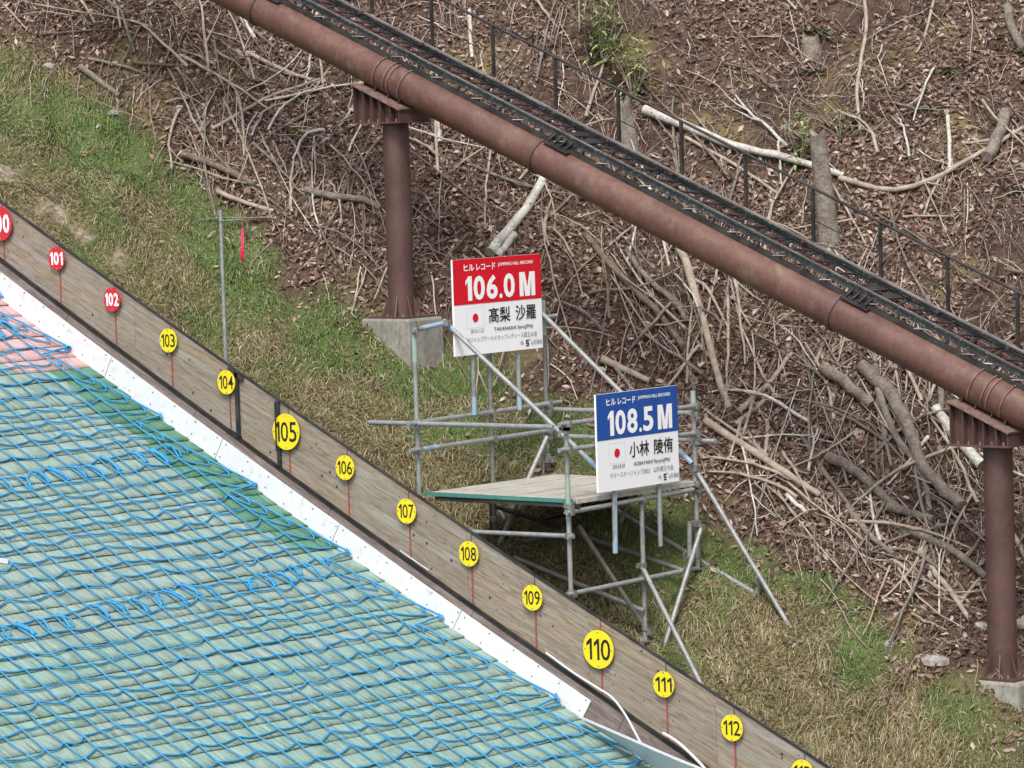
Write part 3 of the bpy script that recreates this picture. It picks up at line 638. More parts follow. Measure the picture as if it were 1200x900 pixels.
# piers
def pier(px_mid, py_mid, px_base, py_base, lab):
    c = on(px_mid, py_mid, YP); x = c[0]; zf = on(px_base, py_base, YP)[2]; tc = float((x-pl[0])/PD[0]); ax = PP(tc)
    zpipe = ax[2]; zh0 = zpipe-.53
    t = thing('pipe_pier', (x, YP, zf-.3), lab, 'pier', 'steel piers under the pipe')
    b = MB(); b.tube([(x, YP, zf+.0), (x, YP, zh0)], .158, 32); b.build('column', M['rust_dark'], t)
    b = MB(); b.box((x, YP, zf+.012), .62, .54, .022); b.build('base_plate', M['rust_dark'], t)
    for k in range(8):
        a = 2*math.pi*(k+.5)/8; ca, sa = math.cos(a), math.sin(a); b = MB(); tn = np.array([-sa, ca, 0])*.007
        P = [np.array([x+ca*.15, YP+sa*.15, zf+.02]), np.array([x+ca*.27, YP+sa*.255, zf+.02]), np.array([x+ca*.25, YP+sa*.24, zf+.05]), np.array([x+ca*.155, YP+sa*.155, zf+.27])]
        b.add([p-tn for p in P]+[p+tn for p in P], [(0, 1, 2, 3), (7, 6, 5, 4), (0, 4, 5, 1), (1, 5, 6, 2), (2, 6, 7, 3), (3, 7, 4, 0)]); b.build('gusset', M['rust_dark'], t)
        b = MB(); a2 = a+.39; b.tube([(x+math.cos(a2)*.255, YP+math.sin(a2)*.255, zf+.02), (x+math.cos(a2)*.255, YP+math.sin(a2)*.255, zf+.055)], .016, 6); b.build('anchor_bolt', M['rust_edge'], t)
    # head box with a top plate parallel to the pipe
    sl = PD[2]/PD[0]; xa, xb = x-.43, x+.30; yn, yf_ = YP-.27, YP+.27
    ztop = lambda q: zpipe+(q-ax[0])*sl-RP/PD[0]-.012
    b = MB(); b.box(((xa+xb)/2, YP, zh0+.01), xb-xa+.03, yf_-yn+.03, .02); b.build('bottom_plate', M['rust_dark'], t)
    b = MB(); b.beam((xa-.01, YP, ztop(xa-.01)-.0), (xb+.02, YP, ztop(xb+.02)), yf_-yn+.05, .022); b.build('saddle_plate', M['rust_edge'], t)
    b = MB()
    yw = yn+.09; b.hexa([(xa, yw, zh0+.02), (xb, yw, zh0+.02), (xb, yf_-.09, zh0+.02), (xa, yf_-.09, zh0+.02), (xa, yw, ztop(xa)-.012), (xb, yw, ztop(xb)-.012), (xb, yf_-.09, ztop(xb)-.012), (xa, yf_-.09, ztop(xa)-.012)]); b.build('head_box', M['rust_dark'], t)
    for side in (yn+.045, yf_-.045):
        for f in (0.0, .22, .40, .58, .80, 1.0):
            q = xa+.006+(xb-xa-.012)*f; b = MB(); b.hexa([(q-.006, side-.043, zh0+.02), (q+.006, side-.043, zh0+.02), (q+.006, side+.043, zh0+.02), (q-.006, side+.043, zh0+.02), (q-.006, side-.043, ztop(q)-.012), (q+.006, side-.043, ztop(q)-.012), (q+.006, side+.043, ztop(q)-.012), (q-.006, side+.043, ztop(q)-.012)]); b.build('head_rib', M['rust_dark'], t)
    bb = MB(); bb.tube([(0, 0, 0), (0, 0, .035)], .013, 6); bm = bb.mesh('bolt', M['rust_edge'])
    for f in (.12, .3, .5, .7, .9):
        q = xa+(xb-xa)*f; link('bolt', bm, t, (q, yn+.03, zh0+.02)); q2 = xa+(xb-xa)*(f+.03); link('bolt', bm, t, (q2, yn+.02, ztop(q2)+.008))
    for q in (tc-.31, tc-.12, tc+.10, tc+.28):       # cradle plates that carry the pipe
        b = MB(); e = PP(q, 0, -RP*.75); b.obox(e-PN*.02, PD, PA, PN, .014, .30, .07); b.build('cradle_plate', M['rust_dark'], t)
    # concrete footing with a chamfered rim
    b = MB(); s1, s2, zz0, zz1 = .385, .30, zf-.95, zf
    b.hexa([(x-s1, YP-s2, zz0), (x+s1, YP-s2, zz0), (x+s1, YP+s2, zz0), (x-s1, YP+s2, zz0), (x-s1, YP-s2, zz1-.03), (x+s1, YP-s2, zz1-.03), (x+s1, YP+s2, zz1-.03), (x-s1, YP+s2, zz1-.03)])
    s3, s4 = s1-.015, s2-.015
    b.hexa([(x-s3-.013, YP-s4-.013, zz1-.0298), (x+s3+.013, YP-s4-.013, zz1-.0298), (x+s3+.013, YP+s4+.013, zz1-.0298), (x-s3-.013, YP+s4+.013, zz1-.0298), (x-s3, YP-s4, zz1), (x+s3, YP-s4, zz1), (x+s3, YP+s4, zz1), (x-s3, YP+s4, zz1)])
    b.build('footing', M['concrete'], t)
    return t
pier(467, 250, 471, 372, 'left brown steel pier on a tall concrete footing above the grass bank')
pier(1172, 640, 1175, 794, 'right brown steel pier near the right edge, on a half buried concrete footing')

# ------------------------------------------------------------------ scaffold with platform
yF, yM, yB = YF+.40, YF+1.67, YF+2.66
x2 = on(668, 660, yF)[0]; x1 = on(490, 540, yF)[0]
TR = .027
sc_t = thing('tube_scaffold', ((x1+x2)/2, yM, zb(x2)), 'galvanised tube scaffold with a plank platform beside the fence', 'scaffold')
def tube(p, q, name='brace', m='galv', r=TR, blue=None):
    p = np.asarray(p, float); q = np.asarray(q, float); b = MB(); b.tube([p, q], r, 12); o = b.build(name, M[m], sc_t)
    if blue:                                         # painted tube end as a sleeve
        for f0, f1 in blue:
            b = MB(); b.tube([p+(q-p)*f0, p+(q-p)*f1], r+.0015, 12); b.build('painted_end', M['bluepaint'], o)
    return o
def clampat(p, dirn=(0, 0, 1)):
    p = np.asarray(p, float); b = MB(); b.box(p, .084, .084, .055); b.box(p+np.array([.05, -.034, .0]), .055, .04, .07); b.tube([p+np.array([.02, -.075, .018]), p+np.array([.02, .05, .018])], .009, 6); b.tube([p+np.array([-.06, -.03, -.012]), p+np.array([.075, -.03, -.012])], .009, 6)
    b.build('clamp', M['clamp'], sc_t)
def vz(px, py, x, y, useY=True): return (on(px, py, y) if useY else onx(px, py, x))[2]
posts = {}
for nm, x, y, ptop, zlow in (('P1', x1, yF, (487, 384), None), ('P2', x2, yF, (661, 500), None), ('P3', x1, yM, (570, 402), None), ('P6', x1, yB, (643, 352), None), ('P5', x2, yM, (746, 580), None), ('P4', x2, yB, (808, 458), None)):
    zt_ = on(ptop[0], ptop[1], y)[2]; z0 = float(zh(x, y))-.03
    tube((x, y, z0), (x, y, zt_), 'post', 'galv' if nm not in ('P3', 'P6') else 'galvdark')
    b = MB(); b.box((x, y, z0+.035), .14, .14, .012); b.build('base_plate', M['galvdark'], sc_t)
    b = MB(); b.tube([(x, y, z0+.16), (x, y, z0+.22)], .04, 10); b.build('collar', M['clamp'], sc_t)
    posts[nm] = (x, y, zt_)
b = MB(); p4 = posts['P4']; b.tube([(p4[0], p4[1], p4[2]-.28), (p4[0], p4[1], p4[2]+.002)], TR+.002, 12); b.build('painted_end', mat('faded green paint', (.22, .33, .27), .6, c2=(.28, .34, .3), scale=9), sc_t)
gp = bpy.data.materials['faded green paint']
for nm, L in (('P1', .3), ('P2', .45), ('P6', .4)):
    p = posts[nm]; o_ = 0.08 if nm == 'P1' else (.55 if nm == 'P2' else .0); b = MB(); b.tube([(p[0], p[1], p[2]-o_-L), (p[0], p[1], p[2]-o_+.002)], TR+.002, 12); b.build('painted_end', gp, sc_t)
OF = .05
# lengthwise (x) tubes on the front plane
a = on(433, 495, yF-OF); c = on(648, 500.5, yF-OF); tube(a, c, 'ledger')
clampat((x1, yF-.02, a[2]-.02)); clampat((x2, yF-.02, c[2])); clampat((x2, yF-.02, c[2]-.03))
# cross tubes on the x1 plane
for (pa, pb, blue) in (((478, 497), (657, 471), None), ((480, 528.5), (655, 503), ((.06, .18),))):
    p = onx(*pa, x1+OF); q = onx(*pb, x1+OF); tube(p, q, 'ledger', 'galv', blue=blue)
    for yy in (yF, yM, yB): clampat((x1+.02, yy, np.interp(yy, [p[1], q[1]], [p[2], q[2]])))
p = onx(484, 387, x1+OF); q = onx(524, 378, x1+OF); tube(p, q, 'ledger', 'galv', blue=((.25, 1.0),)); clampat((x1+.02, yF, p[2])); clampat((x1+.05, q[1]-.02, q[2]))
p = onx(632, 373, x1+OF); q = onx(652, 370, x1+OF); tube(p, q, 'ledger')
# back plane
for (pa, pb) in (((640, 479.5), (812, 484)), ((655, 511), (839, 517))):
    p = on(*pa, yB+OF); q = on(*pb, yB+OF); tube(p, q, 'ledger'); clampat((x2, yB+.02, q[2])); clampat((x1, yB+.02, p[2]))
# cross tubes on the x2 plane, above the deck
for (pa, pb, m_) in (((655, 498), (813, 476), 'galv'), ((655, 528), (813, 508), 'galv')):
    p = onx(*pa, x2+OF); q = onx(*pb, x2+OF); tube(p, q, 'ledger', m_)
    for yy in (yF, yB): clampat((x2+.02, yy, np.interp(yy, [p[1], q[1]], [p[2], q[2]])))
# big diagonal braces that carry the two boards
yb1 = yF+.52
tube(on(520, 376, yb1), on(705, 553, yb1), 'brace', 'galv', blue=((.0, .06), (.90, 1.0)))
yb2 = yB-.12
tube(on(634, 366, yb2), on(811, 543, yb2), 'brace', 'galv', blue=((.92, 1.0),))
# deck: planks run crosswise
zd = onx(661, 588, x2+.05)[2]; xd0, xd1 = x1+.06, x2+.02; npl = 9; wpl = (xd1-xd0)/npl
for k in range(npl):
    b = MB(); xa = xd0+k*wpl+.004; xb = xd0+(k+1)*wpl-.004; dz = random.uniform(-.003, .003); yy0 = yF+.06; yy1 = yB+.03
    b.hexa([(xa, yy0, zd-.03), (xb, yy0, zd-.03), (xb, yy1, zd-.03), (xa, yy1, zd-.03), (xa, yy0, zd+dz), (xb, yy0, zd+dz), (xb, yy1, zd+dz), (xa, yy1, zd+dz)]); b.build('deck_plank', M['deckwood'], sc_t)
b = MB(); b.box(((xd0+xd1)/2, yF+.045, zd-.012), xd1-xd0+.02, .022, .042); b.build('edge_board', M['greenpaint'], sc_t)
b = MB(); b.box(((xd0+xd1)/2+.1, yF+.075, zd-.062), xd1-xd0-.05, .05, .04); b.build('deck_bearer', M['black'], sc_t)
b = MB(); b.box((xd1+.014, (yF+yB)/2+.05, zd-.02), .022, yB-yF-.1, .05); b.build('edge_board', M['deckwood'], sc_t)
# below the deck
p = onx(664, 601, x2+OF); q = onx(812, 574, x2+OF); tube(p, q, 'ledger'); 
for yy in (yF, yM, yB): clampat((x2+.02, yy, np.interp(yy, [p[1], q[1]], [p[2], q[2]])))
clampat((x2+.02, yF-.01, p[2]+.07)); clampat((x2+.02, yB-.02, q[2]+.06))
p = on(548, 624, yF-OF); q = on(672, 628.5, yF-OF); tube((p[0]-.6, p[1], p[2]), q, 'ledger'); clampat((x2, yF-.02, q[2]))
p = onx(664, 697, x2+OF); q = onx(815, 666, x2+OF); tube(p, q, 'ledger'); clampat((x2+.02, yF, p[2])); clampat((x2+.02, yM, np.interp(yM, [p[1], q[1]], [p[2], q[2]])))
tube(on(585, 646, yM-OF), on(755, 716, yM-OF), 'brace')
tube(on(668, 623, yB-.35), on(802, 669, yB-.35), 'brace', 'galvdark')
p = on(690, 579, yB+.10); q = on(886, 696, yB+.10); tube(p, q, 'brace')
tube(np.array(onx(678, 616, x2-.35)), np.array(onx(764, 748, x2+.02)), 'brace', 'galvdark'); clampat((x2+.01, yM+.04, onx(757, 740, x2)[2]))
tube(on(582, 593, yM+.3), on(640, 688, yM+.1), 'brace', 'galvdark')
tube(onx(580, 648, x1+.1), onx(641, 512, x1+.1), 'brace')
tube(on(576, 588, yM), on(577, 640, yM), 'brace', 'black')
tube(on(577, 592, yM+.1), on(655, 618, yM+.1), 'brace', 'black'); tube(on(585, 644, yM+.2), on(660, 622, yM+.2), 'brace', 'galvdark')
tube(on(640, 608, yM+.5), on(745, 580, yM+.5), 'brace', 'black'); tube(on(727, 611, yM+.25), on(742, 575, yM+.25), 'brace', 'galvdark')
p = on(752, 663, yM-OF); q = on(828, 815, yM-.55); tube(p, q, 'brace'); clampat((x2, yM-.03, p[2]))
p = onx(822, 618, x2+.1); q = onx(768, 790, x2+.16); tube(p, q, 'brace'); clampat((x2+.06, yB-.02, p[2]))
p = on(814, 548, yB-.02); g = hits([(927, 734)])[0]; tube(p, g-np.array([0, 0, .03]), 'brace'); clampat((x2, yB-.02, p[2]))
p = on(893, 679, yB+.1); q = on(884, 700, yB+.1); tube(p, q, 'brace'); clampat(on(891, 680, yB+.06))
tube(on(808, 611, yB-.1), on(808, 655, yB-.1), 'post'); clampat(on(815, 613, yB-.05)); clampat(on(808, 655, yB-.1))
for pc in ((639, 538), (645, 538), (640, 560), (646, 562)): clampat(onx(*pc, x1+.03))
b = MB(); p = onx(636, 515, x1+.05); q = onx(637, 565, x1+.05); b.tube([p, q], .014, 8); b.build('jack', M['galvdark'], sc_t)

# ------------------------------------------------------------------ hill record boards
def record_board(xp, tl, tr, bl, mhead, dist, kanji, roman, date, event, lab, poles):
    A_ = onx(*tl, xp); B_ = onx(*tr, xp); C_ = onx(*bl, xp); w = B_[1]-A_[1]; h = A_[2]-C_[2]; y0 = A_[1]; z0 = A_[2]; e1 = np.array([0, 1.0, 0]); e2 = np.array([0, 0, 1.0])
    t = thing('record_board', (xp, y0+w/2, z0-h), lab, 'sign', 'hill record boards')
    def uv(u, v, n=0.0): return np.array([xp+n, y0+u*w, z0-v*h])
    b = MB(); b.box((xp-.012, y0+w/2, z0-h/2), .024, w, h); b.build('panel', M['signwhite'], t)
    b = MB(); b.add([uv(0.0, .472, .003), uv(1, .472, .003), uv(1, 0.0, .003), uv(0.0, 0.0, .003)], [(0, 1, 2, 3)]); b.build('header', mhead, t)
    def tx(s, u0, u1, v0, v1, m, bold=0.0, nm='lettering'): lettering(s, (u1-u0)*w, (v1-v0)*h, uv((u0+u1)/2, (v0+v1)/2, .006), e1, e2, m, t, nm, bold)
    tx('ヒル', .12, .235, .055, .125, M['signtext'], .022); tx('レコード', .26, .475, .055, .125, M['signtext'], .022)
    tx('JUMPING HILL RECORD', .505, .91, .062, .105, M['signtext'], .02)
    digits(dist, .565*w, .255*h, uv(.4075, .3075, .006), e1, e2, M['signtext'], t, 'distance', .03, .27); 
    mh, mw, ms = .255*h, .18*w, .05*w; mc = (.835, .3075); f = MB()
    mp = lambda a, b_: uv(mc[0], mc[1], .006)+e1*a*mw+e2*b_*mh
    q = ms/mw
    f.add([mp(*k) for k in ((-.5, -.5), (-.5+q*.9, -.5), (-.5+q*.9, .5), (-.5, .5), (.5-q*.9, -.5), (.5, -.5), (.5, .5), (.5-q*.9, .5), (-.5+q*1.25, .5), (q*.55, -.5), (-q*.55, -.5), (-.5+q*.9, .22), (.5-q*1.25, .5), (.5-q*.9, .22), (0, -.12))],
          [(0, 1, 2, 3), (4, 5, 6, 7), (2, 11, 10, 14, 8), (7, 12, 14, 9, 13), (14, 10, 9)]); f.build('distance', M['signtext'], t)
    # flag
    f = MB()
    for (ua, va, ub, vb) in ((.135, .51, .335, .513), (.135, .717, .335, .72), (.135, .513, .138, .717), (.332, .513, .335, .717)):
        f.add([uv(ua, vb, .004), uv(ub, vb, .004), uv(ub, va, .004), uv(ua, va, .004)], [(0, 1, 2, 3)])
    fo = f.build('flag', M['paleink'], t)
    f = MB(); f.disc(uv(.235, .617, .005), e1, e2, .042*h*1.08, 28); f.build('flag_disc', M['signred'] if True else None, fo)
    tx(kanji[0], .385, .63, .525, .685, M['ink'], .012); tx(kanji[1], .69, .925, .525, .685, M['ink'], .012)
    tx(roman, .44, .885, .735, .785, M['ink'], .006); tx(date, .175, .325, .735, .772, M['greyink'], .004)
    if isinstance(event, str): tx(event, .125, .93, .815, .87, M['greyink'], .0)
    else: tx(event[0], .14, .63, .815, .87, M['greyink'], .0); tx(event[1], .675, .925, .815, .87, M['greyink'], .0)
    tx('(株)', .735, .775, .905, .955, M['greyink'], .0); tx('山形建設', .86, .99, .905, .955, M['greyink'], .0)
    f = MB(); 
    for (ua, va, ub, vb) in ((.80, .90, .835, .917), (.80, .917, .812, .93), (.80, .93, .835, .943), (.825, .943, .835, .955), (.80, .955, .835, .968), (.842, .893, .85, .908)):
        f.add([uv(ua, vb, .005), uv(ub, vb, .005), uv(ub, va, .005), uv(ua, va, .005)], [(0, 1, 2, 3)])
    f.build('emblem', M['ink'], t)
    for (pa, pb, f0) in poles:
        p = onx(*pa, xp-.05); q = onx(*pb, xp-.05); b = MB(); b.tube([(p[0], p[1], z0-.06), q], TR, 12); o = b.build('pole', M['galv'], t)
        if f0 >= 1: continue
        b = MB(); pp = np.array([p[0], p[1], p[2]]); b.tube([pp+(q-pp)*f0, q+(q-pp)*.003], TR+.002, 12); b.build('painted_end', M['bluepaint'], o)
    return t
xs1 = x1+.13; xs2 = x2+.13
record_board(xs1, (530, 305), (633, 298), (534, 418), M['signred'], '106.0', ('髙梨', '沙羅'), 'TAKANASHI Sara(JPN)', '2016.1.22', 'FISジャンプワールドカップレディース蔵王大会',
             'white record board with red header reading 106.0 M, mounted on the scaffold', [((554, 415), (556, 486), .7), ((607, 411), (609, 480), .7)])
record_board(xs2, (698, 463), (793, 452), (701, 578), M['signblue'], '108.5', ('小林', '陵侑'), 'KOBAYASHI Ryoyu(JPN)', '2022.8.20', ('サマースキージャンプ2022', '山形蔵王大会'),
             'white record board with blue header reading 108.5 M, mounted on the scaffold', [((720, 573), (721, 648), .0), ((773, 566), (774, 640), 2)])

# ------------------------------------------------------------------ measuring pole and pink tape
b0 = on(265, 432, YF+.12); t0_ = on(264, 246, YF+.12)
po = thing('wind_pole', b0, 'slim grey pole standing behind the fence beside disc 104', 'pole')
b = MB(); b.tube([(b0[0], b0[1], b0[2]-.5), (b0[0], b0[1], t0_[2])], .021, 10); b.build('pole', M['galv'], po)
c1 = on(258.5, 258.5, YF+.11); c2 = on(286, 257, YF+.11); b = MB(); b.tube([(c1[0], c1[1]-.02, c1[2]), (c2[0], c2[1]-.02, c2[2])], .007, 8); b.build('crossbar', M['galv'], po)
s0 = on(284, 258, YF+.09); s1 = on(284, 310, YF+.09); rib = MB(); pts = [s0, s0+(s1-s0)*.2]
rib.tube(pts, .002, 5)
L_ = [s0+(s1-s0)*f for f in (.18, .35, .5, .62, .7, .82, .95, 1.0)]; wd_ = [.014, .02, .018, .016, .035, .045, .042, .03]; vs = []
for k, (p, w) in enumerate(zip(L_, wd_)): a = k*.35; e = np.array([math.cos(a), math.sin(a), 0])*w/1.2; vs += [p-e, p+e]
rib.add(vs, [(2*i, 2*i+1, 2*i+3, 2*i+2) for i in range(len(L_)-1)]); rib.solo('wind_ribbon', M['pink'], 'bright pink ribbon hanging from the crossbar of the slim grey pole', 'ribbon')

# ------------------------------------------------------------------ logs, branches and sticks
def nrm(x, y):
    e = .15; gx = (zh(x+e, y, False)-zh(x-e, y, False))/(2*e); gy = (zh(x, y+e, False)-zh(x, y-e, False))/(2*e); n = np.array([-gx, -gy, 1.0]); return n/np.linalg.norm(n)
def branch_pts(px, lift=.03, n=12, stiff=3):
    px = np.asarray(px, float); s = np.concatenate([[0], np.cumsum(np.hypot(*np.diff(px, axis=0).T))]); u = np.linspace(0, s[-1], n)
    q = np.stack([np.interp(u, s, px[:, 0]), np.interp(u, s, px[:, 1])], 1); q[1:-1] = .25*q[:-2]+.5*q[1:-1]+.25*q[2:]
    P = hits(q)
    for _ in range(stiff): P[1:-1] = .3*P[:-2]+.4*P[1:-1]+.3*P[2:]
    return np.array([p+nrm(p[0], p[1])*lift for p in P])
def branch(name, px, r0, r1, m, label, cat, lift=None, forks=0, group=None, n=12):
    k_ = 1/106.0; r0 *= k_; r1 *= k_; lift = r0*1.2+.03 if lift is None else lift
    C = hits(px); C = np.array([p+nrm(p[0], p[1])*lift for p in C]); P = []
    for i in range(len(C)-1):
        p0, p1, p2, p3 = C[max(i-1, 0)], C[i], C[i+1], C[min(i+2, len(C)-1)]
        for s_ in (0, .25, .5, .75): P.append(.5*(2*p1+(p2-p0)*s_+(2*p0-5*p1+4*p2-p3)*s_**2+(-p0+3*p1-3*p2+p3)*s_**3))
    P = np.array(P+[C[-1]]); P[:, 2] = np.maximum(P[:, 2], zh(P[:, 0], P[:, 1])+.3*r0); P[1:-1] = .2*P[:-2]+.6*P[1:-1]+.2*P[2:]
    P[1:-1] += RNG.normal(0, r0*.10+.001, P[1:-1].shape); rad = np.linspace(r0, r1, len(P))*RNG.uniform(.95, 1.06, len(P))
    b = MB(); b.tube(P, rad, 9 if r0 > .03 else 6, jit=.05 if r0 > .03 else .03, caps=False)
    b.cur = 1
    for e, c in ((0, -1), (-1, 1)):
        d = (P[1]-P[0]) if e == 0 else (P[-1]-P[-2]); d = d/np.linalg.norm(d); u = np.cross(d, (0.3, .2, .93)); u /= np.linalg.norm(u); w = np.cross(d, u); b.disc(P[e]+d*c*.002, u, w*c, rad[e]*1.01, 9)
    b.cur = 0
    for f in range(forks):
        i = random.randint(2, len(P)-3); d = P[i+1]-P[i]; d = d/np.linalg.norm(d); sd = np.cross(d, nrm(P[i][0], P[i][1]))*random.choice((-1, 1)); L = random.uniform(.25, .6)
        Q = [P[i]+(d*.75*s+sd*.6*s+np.array([0, 0, .12*s*random.uniform(-1, 1)]))*L for s in (0, .3, .6, 1.0)]; b.tube(Q, np.linspace(rad[i]*.55, rad[i]*.25, 4), 5)
    o = b.solo(name, [M[m], M['cutwood']], label, cat, group); return o
